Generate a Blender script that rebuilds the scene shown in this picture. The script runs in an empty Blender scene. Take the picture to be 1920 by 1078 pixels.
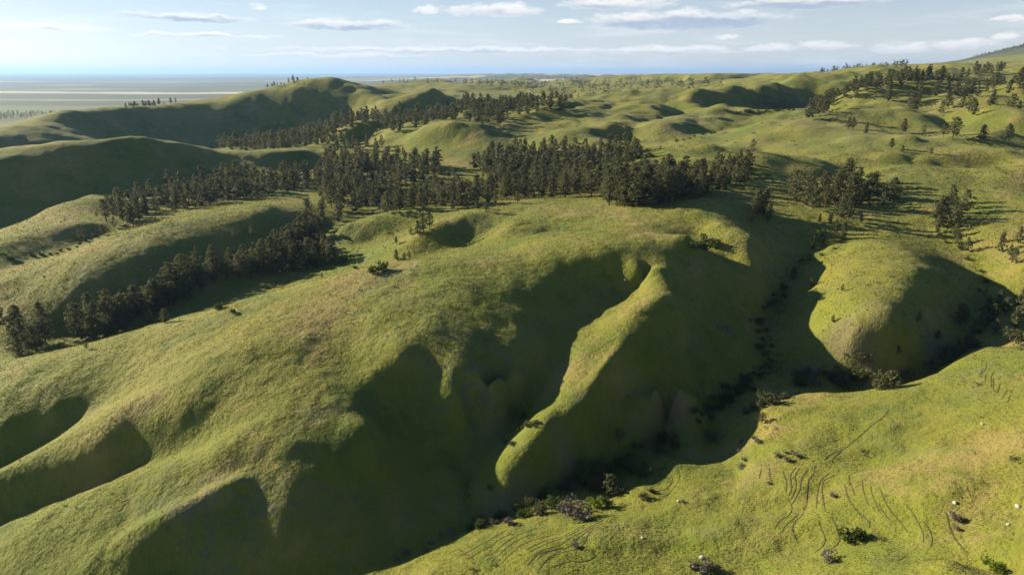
import bpy, bmesh, math, random
import numpy as np
from mathutils import Vector, Matrix, Quaternion

random.seed(7)
scene = bpy.context.scene

# ------------------------------------------------------------------ camera
W, H, F = 1920.0, 1078.0, 1280.0            # photograph size, focal length in its pixels
HORIZON = 139.0
CAMZ = 100.0
PITCH = math.atan((H / 2 - HORIZON) / F)
cam = bpy.data.cameras.new("camera")
cam.sensor_width = 36.0
cam.lens = 36.0 * F / W
cam.clip_start = 1.0
cam.clip_end = 200000.0
camo = bpy.data.objects.new("camera", cam)
scene.collection.objects.link(camo)
camo.location = (0, 0, CAMZ)
camo.rotation_euler = (math.pi / 2 - PITCH, 0, 0)
scene.camera = camo

# ------------------------------------------------------------------ sun and sky
SUN_EL = math.radians(18.5)
SUN_AZ = math.radians(-65.0)                 # from +Y (view direction), negative = left
sun_vec = Vector((math.sin(SUN_AZ) * math.cos(SUN_EL), math.cos(SUN_AZ) * math.cos(SUN_EL), math.sin(SUN_EL)))
sl = bpy.data.lights.new("sun", 'SUN')
sl.energy = 5.0
sl.angle = math.radians(0.55)
sl.color = (1.0, 0.87, 0.66)
so = bpy.data.objects.new("sun", sl)
scene.collection.objects.link(so)
so.rotation_euler = sun_vec.to_track_quat('Z', 'Y').to_euler()
so.location = (-300, 150, 400)

vs = scene.view_settings
vs.view_transform = 'Standard'
vs.look = 'None'
vs.gamma = 1.0
vs.use_curve_mapping = False
vs.exposure = 1.25
# ---- world: Nishita sky with a procedural layer of small fair-weather clouds
world = bpy.data.worlds.new("World")
scene.world = world
world.use_nodes = True
wn = world.node_tree
for _x in list(wn.nodes):
    wn.nodes.remove(_x)

class NT:                                    # tiny helper to write node maths
    def __init__(s, nt): s.nt = nt
    def new(s, t, **kw):
        nd = s.nt.nodes.new(t)
        for k, v in kw.items(): setattr(nd, k, v)
        return nd
    def put(s, sock, v):
        if hasattr(v, "is_output"): s.nt.links.new(v, sock)
        else: sock.default_value = v
    def m(s, op, a, b=0.0, c=0.0, clamp=False):
        nd = s.new('ShaderNodeMath', operation=op, use_clamp=clamp)
        s.put(nd.inputs[0], a); s.put(nd.inputs[1], b)
        if op in ('MULTIPLY_ADD', 'SMOOTH_MAX', 'SMOOTH_MIN'): s.put(nd.inputs[2], c)
        return nd.outputs[0]
    def mix(s, f, a, b, blend='MIX'):
        nd = s.new('ShaderNodeMix', data_type='RGBA', blend_type=blend)
        s.put(nd.inputs[0], f)
        for k, v in ((6, a), (7, b)):
            if isinstance(v, tuple): nd.inputs[k].default_value = (*v[:3], 1)
            else: s.put(nd.inputs[k], v)
        return nd.outputs[2]
    def noise(s, vec, scale, detail=3.0, rough=0.55, lac=2.0, dist=0.0):
        nd = s.new('ShaderNodeTexNoise')
        s.put(nd.inputs['Vector'], vec)
        for k, v in (('Scale', scale), ('Detail', detail), ('Roughness', rough), ('Lacunarity', lac), ('Distortion', dist)):
            nd.inputs[k].default_value = v
        return nd.outputs[0]
    def ramp(s, f, lo, hi):
        nd = s.new('ShaderNodeMapRange', interpolation_type='SMOOTHSTEP')
        s.put(nd.inputs[0], f); nd.inputs[1].default_value = lo; nd.inputs[2].default_value = hi
        return nd.outputs[0]
    def vec(s, x, y, z):
        nd = s.new('ShaderNodeCombineXYZ')
        for k, v in enumerate((x, y, z)): s.put(nd.inputs[k], v)
        return nd.outputs[0]

w = NT(wn)
skyn = w.new('ShaderNodeTexSky', sky_type='NISHITA', sun_disc=False)
skyn.sun_elevation = SUN_EL
skyn.sun_rotation = SUN_AZ
skyn.altitude = 1100.0
skyn.air_density = 1.0
skyn.dust_density = 0.5
skyn.ozone_density = 3.8
tc = w.new('ShaderNodeTexCoord')
sp = w.new('ShaderNodeSeparateXYZ')
w.put(sp.inputs[0], tc.outputs['Generated'])
dx, dy, dz = sp.outputs
az = w.m('MULTIPLY', w.m('ARCTAN2', dx, dy), 57.2958)
el = w.m('MULTIPLY', w.m('ARCSINE', dz), 57.2958)
# clouds: azimuth, elevation, half width, half height in degrees, greyness of the flat base
def _azel(u, v):
    a, b = (u - W / 2) / F, (H / 2 - v) / F
    x, y, z = a, math.cos(PITCH) + b * math.sin(PITCH), -math.sin(PITCH) + b * math.cos(PITCH)
    return math.degrees(math.atan2(x, y)), math.degrees(math.atan2(z, math.hypot(x, y)))
CLOUDS = [(345,34,130,10,.8),(480,15,15,8,.1),(100,55,115,9,.3),(660,50,120,12,.7),(385,67,150,5,.4),(795,20,28,9,.2),
 (930,22,100,15,.4),(1150,10,115,14,.5),(1290,42,185,22,1.0),(1170,36,75,12,.4),(1510,9,165,12,.8),(1550,88,65,11,.3),(1440,92,70,9,.3),
 (1690,92,65,11,.3),(1800,86,80,12,.3),(1885,70,32,11,.1),(880,96,440,7,.45),(1240,97,200,9,.4),(1370,71,24,5,.2),(1062,40,25,4,.1),(1895,38,45,5,.3),(620,104,190,4,.3)]
OUTSIDE = [(-62,6,9,.8,.6),(-78,9,12,1,.6),(60,5,10,.9,.6),(80,8,12,1.1,.7),(110,7,10,1,.6),(150,8,14,1,.6),(-120,7,13,1,.6),(-160,6,12,.9,.6),(20,16,14,1.2,.7),(-20,19,16,1.4,.7)]
wx = w.noise(w.vec(w.m('MULTIPLY', az, 0.22), w.m('MULTIPLY', el, 0.9), 3.1), 1.0, 3.0, 0.6)
azw = w.m('ADD', az, w.m('MULTIPLY', w.m('SUBTRACT', wx, 0.5), 2.4))
elw = w.m('ADD', el, w.m('MULTIPLY', w.m('SUBTRACT', w.noise(w.vec(w.m('MULTIPLY', az, 0.5), w.m('MULTIPLY', el, 1.2), 9.7), 1.0, 2.0), 0.5), 0.7))
dens, base = 0.0, 0.0
for k, c in enumerate(CLOUDS + OUTSIDE):
    if k < len(CLOUDS):
        a0, e0 = _azel(c[0], c[1]); a1, _ = _azel(c[0] + c[2], c[1]); _, e1 = _azel(c[0], c[1] - c[3])
        wa, we = a1 - a0, e1 - e0
    else:
        a0, e0, wa, we = c[:4]
    qx = w.m('MULTIPLY', w.m('SUBTRACT', azw, a0), 1 / (wa * 1.25))
    qy = w.m('MULTIPLY', w.m('SUBTRACT', elw, e0), 1 / (we * 1.45))
    low = w.m('MULTIPLY', w.m('MINIMUM', qy, 0.0), 0.55)            # flatter underneath
    d = w.m('SUBTRACT', 1.0, w.m('ADD', w.m('MULTIPLY', qx, qx), w.m('MULTIPLY', w.m('ADD', qy, low), w.m('ADD', qy, low))))
    dc = w.m('MAXIMUM', d, 0.0)
    dens = w.m('MAXIMUM', dens, dc)
    g = w.m('MULTIPLY', w.m('MULTIPLY', dc, c[4]), w.m('SUBTRACT', 0.62, qy, clamp=True))
    base = w.m('MAXIMUM', base, g)
puff = w.noise(w.vec(w.m('MULTIPLY', az, 0.55), w.m('MULTIPLY', el, 1.5), 0.0), 1.0, 7.0, 0.62, 2.1)
puff2 = w.noise(w.vec(w.m('MULTIPLY', az, 1.5), w.m('MULTIPLY', el, 3.6), 5.0), 1.0, 5.0, 0.6)
dd = w.m('ADD', dens, w.m('MULTIPLY', w.m('SUBTRACT', puff, 0.5), 1.9))
dd = w.m('ADD', dd, w.m('MULTIPLY', w.m('SUBTRACT', puff2, 0.5), 0.7))
alpha = w.m('MULTIPLY', w.ramp(dd, 0.18, 1.0), w.ramp(dens, 0.0, 0.22))
veil = w.m('MULTIPLY', w.ramp(w.noise(w.vec(w.m('MULTIPLY', az, 0.10), w.m('MULTIPLY', el, 0.75), 21.0), 1.0, 6.0, 0.62), 0.48, 0.75), w.m('MULTIPLY', w.ramp(el, 8.0, 1.2), 0.55))
grey = w.m('MULTIPLY', w.ramp(w.m('ADD', base, w.m('MULTIPLY', w.m('SUBTRACT', puff, 0.5), 0.45)), 0.06, 0.5), 1.0)
# brightness of cloud follows the brightness of the sky behind it (towards the sun it is glaring white)
bw = w.new('ShaderNodeRGBToBW'); w.put(bw.inputs[0], skyn.outputs[0])
lit = w.m('MAXIMUM', w.m('MULTIPLY', bw.outputs[0], 1.2), 9.0)
def colscale(c, f):
    nd = w.new('ShaderNodeVectorMath', operation='SCALE'); nd.inputs[0].default_value = c; w.put(nd.inputs[3], f); return nd.outputs[0]
ccol = w.mix(grey, colscale((1.0, 0.965, 0.92), lit), colscale((0.42, 0.50, 0.62), lit))
thin = w.m('MULTIPLY', w.ramp(el, 12.0, -0.5), 0.62)
litv = w.m('MAXIMUM', w.m('MULTIPLY', bw.outputs[0], 1.05), 7.4)
skyc0 = w.mix(thin, skyn.outputs[0], colscale((1.0, 0.985, 0.965), litv))
skyc = w.mix(veil, skyc0, colscale((0.97, 0.97, 0.97), lit))
skyc = w.mix(w.m('MULTIPLY', alpha, 0.92), skyc, ccol)
bg = w.new('ShaderNodeBackground'); w.put(bg.inputs[0], skyc); bg.inputs[1].default_value = 0.052
wo = w.new('ShaderNodeOutputWorld'); wn.links.new(bg.outputs[0], wo.inputs[0])
world.cycles.sampling_method = 'MANUAL'
world.cycles.sample_map_resolution = 512
scene.cycles.max_bounces = 6
scene.cycles.diffuse_bounces = 2
scene.cycles.transparent_max_bounces = 4
scene.cycles.volume_bounces = 0

# ------------------------------------------------------------------ terrain control lines
# (u, v, z): a photograph pixel and the height of the ground there; the ray meets that height at one distance.
CP, SP = math.cos(PITCH), math.sin(PITCH)

def ray(u, v):
    a, b = (u - W / 2) / F, (H / 2 - v) / F
    return np.array([a, CP + b * SP, -SP + b * CP])

def at_z(u, v, z):
    d = ray(u, v)
    t = (z - CAMZ) / d[2]
    return np.array([d[0] * t, d[1] * t, z])

def at_f(u, v, f):                           # pixel and forward distance -> the point on that ray
    d = ray(u, v)
    return np.array([d[0], d[1], d[2]]) * (f / d[1]) + np.array([0, 0, CAMZ])

def at_r(u, f, z):                           # column u, forward distance f, height z
    return np.array([(u - W / 2) / F * f / CP * 1.0, f, z])

LINES = [
 # creek below the big hill, then its two upstream branches
 [(560,1150,4),(640,1110,5.5),(700,1065,7),(760,1035,7.3),(850,1000,7.9),(930,970,8.2),(1010,945,8.4),(1090,905,8.8),(1150,875,9.3),(1220,825,10.4),(1290,785,12),(1350,745,13.3),(1410,705,15),(1460,680,16.5)],
 [(1460,680,16.5),(1445,640,19),(1440,600,21.5),(1455,555,25),(1480,520,28),(1500,490,31)],
 [(1500,490,31),(1521,476,32.5),(1555,459,34),(1580,430,38),(1572,408,41)],
 [(1500,490,31),(1488,470,33),(1468,450,35),(1440,424,38),(1410,400,42)],
 [(1460,680,16.5),(1530,692,17.5),(1620,700,18.5),(1700,690,20),(1760,670,21.5),(1800,640,23.5),(1850,605,26),(1900,580,28),(1970,560,30)],
 [(1800,640,23.5),(1845,570,27),(1850,530,29.5),(1830,490,33),(1790,455,36),(1750,420,39.5),(1720,390,43)],
 # main crest
 [(1290,445,46),(1230,465,44),(1170,480,42.3),(1080,484,41.7),(1000,487,41),(930,490,40.5),(860,487,40.5),(790,490,39.5),(720,497,38),(660,510,36),(600,522,34),(540,540,32),(480,560,30),(420,578,28),(340,600,25.5),(250,625,22.5),(150,652,19.5),(60,675,17),(0,688,15.5),(-80,706,13.5)],
 # pine creek
 [(-80,690,-3),(0,668,0),(100,640,2),(200,610,5),(290,570,8),(370,545,10),(450,520,12),(540,500,14),(600,488,15.5),(600,455,18),(625,420,20),(680,388,22.5),(760,372,25),(860,366,27),(960,354,29),(1050,345,31),(1120,330,34),(1180,300,40),(1250,275,46),(1330,250,52)],
 # back edge of the plateau
 [(640,425,0,336),(700,408,0,338),(750,402,0,338),(830,401,0,330),(900,397,39),(960,388,40),(1010,378,40.5),(1080,372,41),(1130,372,42),(1200,375,44),(1260,368,45.5),(1330,365,46)],
 # bowl with trees, knoll, second bowl
 [(700,455,0,321),(670,462,0,318),(640,470,0,314),(740,440,0,325),(770,428,0,327)],
 [(880,404,38.5),(831,421,36),(810,430,34.5),(779,447,31),(743,459,27.5),(706,472,24)],
 [(936,413,37.5),(923,428,35),(905,445,32),(880,458,29.5),(840,470,27.5),(800,479,26),(750,485,24.5),(700,487,22),(650,490,18.5)],
 [(965,415,39.8),(935,440,37.5),(915,455,35)],
 [(860,475,32.5),(780,484,27.5),(960,470,38)],
 [(1000,440,40.3),(1100,430,42),(1200,420,44)],
 [(1050,400,41),(1150,395,43),(1250,390,45.5)],
 [(1087,423,40.3),(1060,437,38.8),(1030,450,37.5)],
 # right end of the plateau, gully with the thicket, small dome
 [(1300,413,0,268),(1312,440,0,256),(1320,460,0,246),(1350,490,0,234),(1400,530,0,222),(1430,570,0,217)],
 [(1300,395,46),(1340,385,46.5),(1390,380,46)],
 [(1350,415,0,258),(1385,430,0,251),(1412,443,0,246),(1402,470,0,238),(1412,492,0,232),(1428,520,0,226)],
 [(1345,455,0,245),(1365,485,0,237)],
 # dome right of the fork
 [(1560,456,36.5),(1600,450,38.5),(1645,452,40),(1690,462,40.5),(1740,478,38.5)],
 [(1535,500,33),(1600,505,37.5),(1660,505,39),(1720,510,39.2),(1780,520,36)],
 [(1500,560,27.5),(1540,560,30.8),(1600,560,34.5),(1650,560,36.2),(1700,562,36),(1740,562,34.2),(1780,565,30.8)],
 [(1520,640,23.3),(1600,640,27),(1680,640,28),(1720,640,27),(1765,632,24)],
 [(1560,680,20.3),(1640,682,21.7),(1700,675,22.3)],
 # left spurs and gullies of the big hill
 [(-60,905,1),(0,868,4),(60,835,6.8),(120,800,10),(180,768,13.9),(230,745,17.3),(280,722,20.8)],
 [(-60,918,5),(0,884,8),(60,850,11),(120,817,14),(180,787,17),(230,764,19.5),(290,738,22.7),(380,700,26.5),(470,660,29)],
 [(-40,1000,-3),(0,972,-.6),(70,945,2.4),(130,920,5.2),(190,893,8.2),(250,868,11.2),(310,850,14.3),(380,830,18),(430,800,21.2)],
 [(-40,1014,1.5),(0,990,3.5),(70,960,6.5),(130,935,9.3),(190,908,12),(250,884,14.1),(320,862,16.8),(390,845,19.2),(440,815,22),(520,770,24.8),(600,720,26.7)],
 [(0,725,15.3),(0,765,13.8),(0,800,11.3)],[(90,720,17.6),(100,762,14.6)],
 [(300,720,22.5),(300,660,24),(450,600,28.5)],
 [(0,920,4.8),(100,880,9.2),(190,850,13.3)],[(280,800,18.3),(340,775,21.8)],
 [(520,960,14.3),(330,1080,5.2),(460,1080,6),(580,1050,8)],[(490,905,17.4),(400,960,13.4)],
 [(610,900,16.9),(650,1000,10),(720,960,10.3)],
 [(690,800,22.7),(750,900,12),(745,800,17.5)],
 [(700,700,27.3),(660,640,30.2),(620,580,33.6)],
 [(450,900,18.1),(300,970,13.2),(150,1035,7.6),(550,830,22.3),(640,760,24.9)],
 # gullies and spurs on the face
 [(755,660,31),(772,690,27.5),(788,738,22.5),(800,785,18.5),(813,838,14.2),(840,868,11.8),(870,905,9.6),(880,940,8.8),(888,972,8.2)],
 [(1205,525,36),(1170,560,31.7),(1110,612,29),(1045,642,27.5),(1025,690,23.8),(1007,725,21),(973,755,18.2),(940,801,14.2),(913,841,11.8),(890,870,10.4),(872,900,9.5)],
 [(840,530,38.8),(850,570,36.6),(860,610,34),(880,650,31.2),(855,695,28),(838,745,23),(845,790,17.8)],
 [(900,610,33.4),(970,612,32),(1015,625,29.8)],[(960,650,29.8),(1005,655,28)],[(900,697,27.8),(940,702,26.4),(975,705,24.8)],[(865,745,22.9),(900,742,21.3),(935,742,19.7)],
 [(760,540,37.2),(720,580,35.5),(800,620,34)],[(950,560,36)],
 [(880,780,17)],
 [(1000,540,36.8),(1060,540,34.8),(1110,540,33.6),(1150,545,32.7)],[(1000,590,32.8),(1060,590,29.8)],
 [(1200,500,40.5),(1240,505,40.8)],
 [(1240,555,37.2),(1200,585,34.8),(1160,640,30.8),(1115,690,27.4),(1085,735,24.6),(1056,780,21.8),(1030,815,19.4),(992,850,16.4),(945,885,13)],[(1080,665,27.6),(1050,710,24.2),(1020,755,21),(980,800,17.8),(950,842,14.9)],
 [(1300,590,31),(1240,660,27),(1190,700,23.8),(1150,750,19.8),(1122,800,16.5),(1115,850,12.6),(1120,885,9.8)],
 [(1255,632,29)],[(1180,640,30.8),(1135,700,26.8),(1108,758,22.3),(1082,802,19.2),(1050,838,16.9)],
 [(1180,746,19.5),(1205,738,21.6),(1240,728,23.3),(1270,729,23),(1295,736,21)],[(1215,752,19.3),(1260,749,20)],[(1230,708,22)],
 [(1340,620,24.8),(1385,680,18),(1310,690,19.3),(1340,545,31.5),(1290,540,35)],
 [(1040,846,15.4),(1088,856,13)],[(1000,925,9),(1060,900,9.4)],
 # meadow on the camera side of the creek
 [(800,1078,11),(860,1030,10),(960,985,10.4),(1010,965,10.4)],
 [(1000,1078,15),(1100,1000,14),(1180,935,13),(1215,870,13.3)],
 [(1250,850,13.8),(1300,860,14.5),(1340,880,15)],
 [(1330,800,13.8),(1345,835,14.2),(1370,870,15.3),(1400,905,17)],
 [(1390,790,16.5),(1450,760,18.3),(1520,742,19.5),(1600,738,20.5),(1700,722,22.5),(1760,700,24),(1830,655,27)],
 [(1420,862,18.8),(1500,846,21),(1580,846,22.5),(1700,868,25)],
 [(1440,905,18.5),(1500,950,20),(1600,920,23.5)],
 [(1300,1000,17),(1400,1060,19),(1200,1078,15.5)],
 [(1600,1000,23.5),(1700,1060,26),(1900,1078,31)],
 [(1800,960,28.5),(1920,900,33),(1920,820,33.5),(1920,740,33),(1920,665,31.5)],
 [(1600,790,23.5),(1750,780,27),(1700,745,25.5)],
 # second ridge left, beyond the pine creek
 [(500,383,31.5),(397,398,31),(300,416,30),(240,432,28.3),(200,442,26.8),(134,474,23),(60,502,19.5),(0,526,16.8),(-80,556,13)],
 [(480,400,31),(397,422,29),(310,465,25.5),(230,505,21),(125,553,15),(20,585,9.5),(-80,600,6)],
 [(560,395,27),(540,420,24)],
 [(0,512,13),(100,476,16),(190,436,19)],
 [(-80,490,16),(0,458,20.5),(70,432,23),(110,424,23.8),(160,417,23.5)],
 [(250,402,19.5),(350,386,20.5),(430,370,22),(520,350,24)],
 [(200,378,0,459),(100,402,0,430),(0,432,0,400),(-80,450,0,385)],
 [(90,392,22.5),(130,378,25),(165,366,25)],
 [(100,340,0,462),(200,325,0,487),(300,320,0,508),(400,320,0,528),(480,318,0,545)],
 [(-80,302,0,455),(0,290,0,476),(140,271,0,504),(200,268,0,515),(265,266,0,527),(330,274,0,543),(395,284,0,558),(440,289,0,568),(480,287,0,578),(560,293,0,590)],
 [(400,297,0,552),(420,310,0,540)],
 # forest valley beyond and the high left ridge
 [(400,280,24),(480,277,25.5),(560,262,28),(640,245,31.5),(700,230,34.5),(800,222,38),(900,210,43),(1000,203,47.5),(1080,200,51)],
 [(200,262,0,930),(330,255,0,1012),(450,248,0,1052),(560,235,0,1085),(650,222,0,1085)],
 [(-80,252,0,720),(0,241,0,790),(100,226,0,880),(200,208,0,985),(280,198,0,1060),(330,202,0,1070),(420,190,0,1110),(500,168,0,1140),(560,154,0,1160),(600,151,0,1160),(625,156,0,1155),(660,166,0,1145),(700,178,0,1125),(740,188,0,1100)],
 [(550,195,0,1100)],
 # lit dome and mounds in the middle distance
 [(727,180,66),(769,176,70),(810,170,76),(831,174,72),(869,188,58),(900,197,50)],
 [(740,200,55),(800,200,54),(770,190,62)],
 [(600,262,37),(650,247,45),(706,232,52.5),(730,240,48),(750,248,43)],
 [(680,262,38),(640,275,36)],
 [(745,263,43),(790,245,52),(850,236.5,56.5),(900,243,53.5),(930,254,48)],
 [(780,275,0,595),(850,268,0,594),(900,270,0,588)],
 [(560,310,26),(660,300,30),(760,292,35),(850,295,35),(950,290,38)],
 [(600,345,25),(700,335,27),(800,330,29),(900,325,31),(1000,315,34),(1080,305,38)],
 [(930,252,47),(960,228,56),(1000,220,59),(1045,215,61.5),(1090,212,62)],
 [(960,265,43),(1000,250,48),(1040,238,51)],
 [(1040,262,48),(1080,245,54),(1130,234,58.5),(1170,233,59)],
 [(1150,268,45),(1180,255,48),(1195,243,53)],
 [(1230,250,53),(1250,225,60)],
 [(1060,186,69.5),(1130,180,73),(1200,180,74.5),(1260,174,78.5)],
 [(1080,194,60),(1160,196,60),(1240,198,62)],
 # right half of the middle distance
 [(748,153,0,2200),(790,151,0,2300),(840,147,0,2400),(852,150,0,2420),(880,158,0,2300)],
 [(760,161,0,2080),(850,163,0,2180)],
 [(640,163,0,1750),(700,167,0,1800),(760,168,0,1800),(830,156,0,1900),(880,163,0,1850),(920,172,0,1800)],
 [(640,172,0,1650),(760,176,0,1650),(880,180,0,1650)],
 [(980,150,0,4200),(1060,149,0,4300),(1120,151,0,4100)],[(980,158,0,3700),(1100,160,0,3600)],
 [(1160,160,0,2500),(1210,150,0,2600),(1235,147,0,2700),(1265,151,0,2600),(1300,147,0,2500),(1320,150,0,2450),(1345,157,0,2300)],
 [(1180,168,0,2300),(1300,162,0,2200),(1100,172,0,2200)],
 [(860,143,0,11000),(960,142,0,10500),(1060,142,0,10000),(1150,144,0,9500),(1230,146,0,9500)],[(900,152,0,8000),(1060,152,0,7800),(1180,152,0,7800)],
 [(1310,172,0,820),(1360,163,0,842),(1400,160,0,862),(1450,163,0,885),(1510,166,0,905)],
 [(1330,205,0,785),(1400,206,0,815),(1470,207,0,845),(1530,200,0,868)],
 [(1300,240,55),(1400,226,58),(1480,232,58)],
 [(1480,240,60),(1500,225,63.5),(1560,200,71.5),(1600,184,79),(1640,170,85),(1720,155,92)],
 [(1620,215,69),(1700,205,72),(1800,200,74),(1900,205,73)],
 [(1650,190,77),(1800,180,81),(1920,175,84)],
 [(1500,275,51),(1600,265,55),(1700,250,59),(1850,250,60.5)],
 [(1600,290,51),(1700,282,53.5)],
 [(1720,300,0,420),(1760,293,0,425),(1810,292,0,427),(1850,300,0,422),(1866,318,0,412)],
 [(1770,322,0,412),(1800,328,0,409),(1840,330,0,407)],
 [(1430,316,0,398),(1480,305,0,410),(1520,309,0,404),(1550,320,0,395)],
 [(1585,340,0,390),(1570,350,0,384),(1500,350,0,374),(1440,350,0,368)],
 [(1600,335,46),(1660,325,47.5),(1720,335,46.5)],
 [(1640,380,42),(1580,375,42),(1500,385,43.5)],
 [(1800,385,43.5),(1880,375,45.5),(1920,340,47)],
 [(1800,420,41),(1880,440,41),(1920,430,43),(1920,500,36)],
 [(1250,300,44),(1320,300,45),(1390,285,48)],
 [(1290,335,41),(1350,335,43)],
]
# (u, forward distance, z): ground the photograph hides behind a crest or outside its frame
HIDDEN = [
 (-80,800,16),(0,880,20),(100,975,26),(200,1090,36),(280,1170,40),(420,1230,46),(500,1260,52),
 (100,700,8),(265,720,12),(450,660,20),(0,680,6),(-150,760,10),(-150,560,28),
 (-100,1300,-8),(0,1400,-15),(200,1600,-12),(350,1800,0),(480,1900,20),(600,2000,25),(700,1750,35),
 (-300,900,10),(-300,1300,-10),(-400,500,14),(-500,300,6),(-500,180,0),(-300,120,-4),(-300,230,2),
 (810,1500,45),(880,1600,45),(740,1600,48),(650,1650,55),
 (960,60,16),(500,60,6),(1500,60,26),(200,70,0),(1900,80,34),(2200,120,38),(2200,200,38),(2200,300,45),(2200,450,58),(2200,650,85),
 (-100,2400,-42),(300,2600,-40),(600,2900,-35),(-200,4000,-48),(300,4000,-48),(600,4200,-46),(-200,8000,-48),(300,8000,-48),(700,8000,-40),(1000,7000,-10),(1000,5000,20),
 (-200,15000,-25),(400,15000,-25),(800,15000,-15),(-200,26000,20),(400,26000,20),(800,26000,30),(-200,45000,88),(400,45000,86),(900,45000,88),(1500,45000,90),
 (-200,66000,120),(400,66000,112),(900,66000,110),(1500,66000,110),(2100,66000,120),
 (950,1800,55),
 (770,3000,35),(900,3200,35),(850,2850,50),
 (950,1400,60),(1000,1500,58),(1090,1500,60),(1150,1350,66),(1130,1050,60),(1240,1080,64),
 (900,3800,58),(1000,4000,55),(1100,3600,60),(1200,3200,70),
 (1180,1800,70),(1290,1800,72),(1100,2200,62),
 (1300,14000,85),
 (1400,1150,84),(1500,1150,92),(1450,1500,95),(1400,1800,85),(1350,2200,70),
 (1485,1900,97),(1520,1850,111),(1600,1850,116),(1680,1850,123),(1800,1900,130),(1920,1950,139),(2100,2000,150),
 (1560,2600,95),(1700,2700,120),(1640,3600,130),(1450,3200,60),
 (1660,4300,140),(1720,4500,180),(1770,4550,228),(1800,4600,255),(1860,4600,320),(1890,4600,352),(1920,4600,385),(2050,4700,395),(2300,4700,420),(1760,6000,100),(1900,6500,150),(1500,5500,40),(1400,4500,55),
 (1660,950,99),(1800,950,99.5),(1920,900,99),(1800,1300,112),(1920,1300,118),(1700,1250,107),(1600,1250,102),(1540,1200,97),(2100,1300,120),
]

def to_lp(p):
    return math.atan2(p[0], p[1]), math.log(math.hypot(p[0], p[1]))

ctrl = []
for ln in LINES:
    pts = [np.array([p[0], p[1], at_f(p[0], p[1], p[3])[2]] if len(p) == 4 else p, float) for p in ln]
    if len(pts) == 1:
        ctrl.append(at_z(*pts[0]))
    for a, b in zip(pts[:-1], pts[1:]):
        n = max(1, int(math.hypot(b[0] - a[0], 1.7 * (b[1] - a[1])) / 16.0))
        for i in range(n):
            ctrl.append(at_z(*(a + (b - a) * i / n)))
    if len(pts) > 1:
        ctrl.append(at_z(*pts[-1]))
for h in HIDDEN:
    ctrl.append(at_r(*h))
ctrl = np.array(ctrl)
LPC = np.array([to_lp(p) for p in ctrl])
ZC = ctrl[:, 2].copy()
EPS = 0.006
def kern(d2):
    return np.sqrt(d2 + EPS * EPS)
D2 = ((LPC[:, None, :] - LPC[None, :, :]) ** 2).sum(2)
n = len(ctrl)
A = np.zeros((n + 3, n + 3))
A[:n, :n] = kern(D2) - np.eye(n) * 0.0007      # a little smoothing where lines meet
P = np.column_stack([np.ones(n), LPC])
A[:n, n:] = P
A[n:, :n] = P.T
WT = np.linalg.solve(A, np.concatenate([ZC, np.zeros(3)]))

TH = np.radians(np.arange(-62.0, 54.01, 0.18))
LR = np.concatenate([np.arange(math.log(42), math.log(800), 0.0036), np.arange(math.log(800), math.log(3200), 0.0042), np.arange(math.log(3200), math.log(80000), 0.013)])
cT = TH[::3] if (len(TH) - 1) % 3 == 0 else np.append(TH[::3], TH[-1])
cL = np.append(LR[::3], LR[-1])

def eval_rbf(th, lr):
    out = np.zeros((len(lr), len(th)))
    w = WT[:n].astype(np.float32)
    t0 = LPC[:, 0].astype(np.float32); l0 = LPC[:, 1].astype(np.float32)
    thf = th.astype(np.float32)
    dt2 = (thf[:, None] - t0[None, :]) ** 2 + np.float32(EPS * EPS)
    for i, l in enumerate(lr):
        d = np.sqrt(dt2 + (np.float32(l) - l0) ** 2)
        out[i] = d @ w + WT[n] + WT[n + 1] * th + WT[n + 2] * l
    return out
Zc = eval_rbf(cT, cL)

def bilerp(Z, gx, gy, x, y):
    ix = np.clip(np.searchsorted(gx, x) - 1, 0, len(gx) - 2)
    iy = np.clip(np.searchsorted(gy, y) - 1, 0, len(gy) - 2)
    fx = np.clip((x - gx[ix]) / (gx[ix + 1] - gx[ix]), 0, 1)
    fy = np.clip((y - gy[iy]) / (gy[iy + 1] - gy[iy]), 0, 1)
    return (Z[iy, ix] * (1 - fx) * (1 - fy) + Z[iy, ix + 1] * fx * (1 - fy) + Z[iy + 1, ix] * (1 - fx) * fy + Z[iy + 1, ix + 1] * fx * fy)

TT, LL = np.meshgrid(TH, LR)
# cubic refinement along each axis (Catmull-Rom) so that facets of the coarse solve do not show
def refine(Zs, src, dst, axis):
    Zs = np.moveaxis(Zs, axis, 0)
    i = np.clip(np.searchsorted(src, dst) - 1, 0, len(src) - 2)
    f = np.clip((dst - src[i]) / (src[i + 1] - src[i]), 0, 1)[:, None]
    g = lambda k: Zs[np.clip(i + k, 0, len(src) - 1)]
    p0, p1, p2, p3 = g(-1), g(0), g(1), g(2)
    r = p1 + 0.5 * f * (p2 - p0 + f * (2 * p0 - 5 * p1 + 4 * p2 - p3 + f * (3 * (p1 - p2) + p3 - p0)))
    return np.moveaxis(r, 0, axis)
ZZ = refine(refine(Zc, cL, LR, 0), cT, TH, 1)

RR = np.exp(LL)
XX, YY = RR * np.sin(TT), RR * np.cos(TT)

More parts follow.
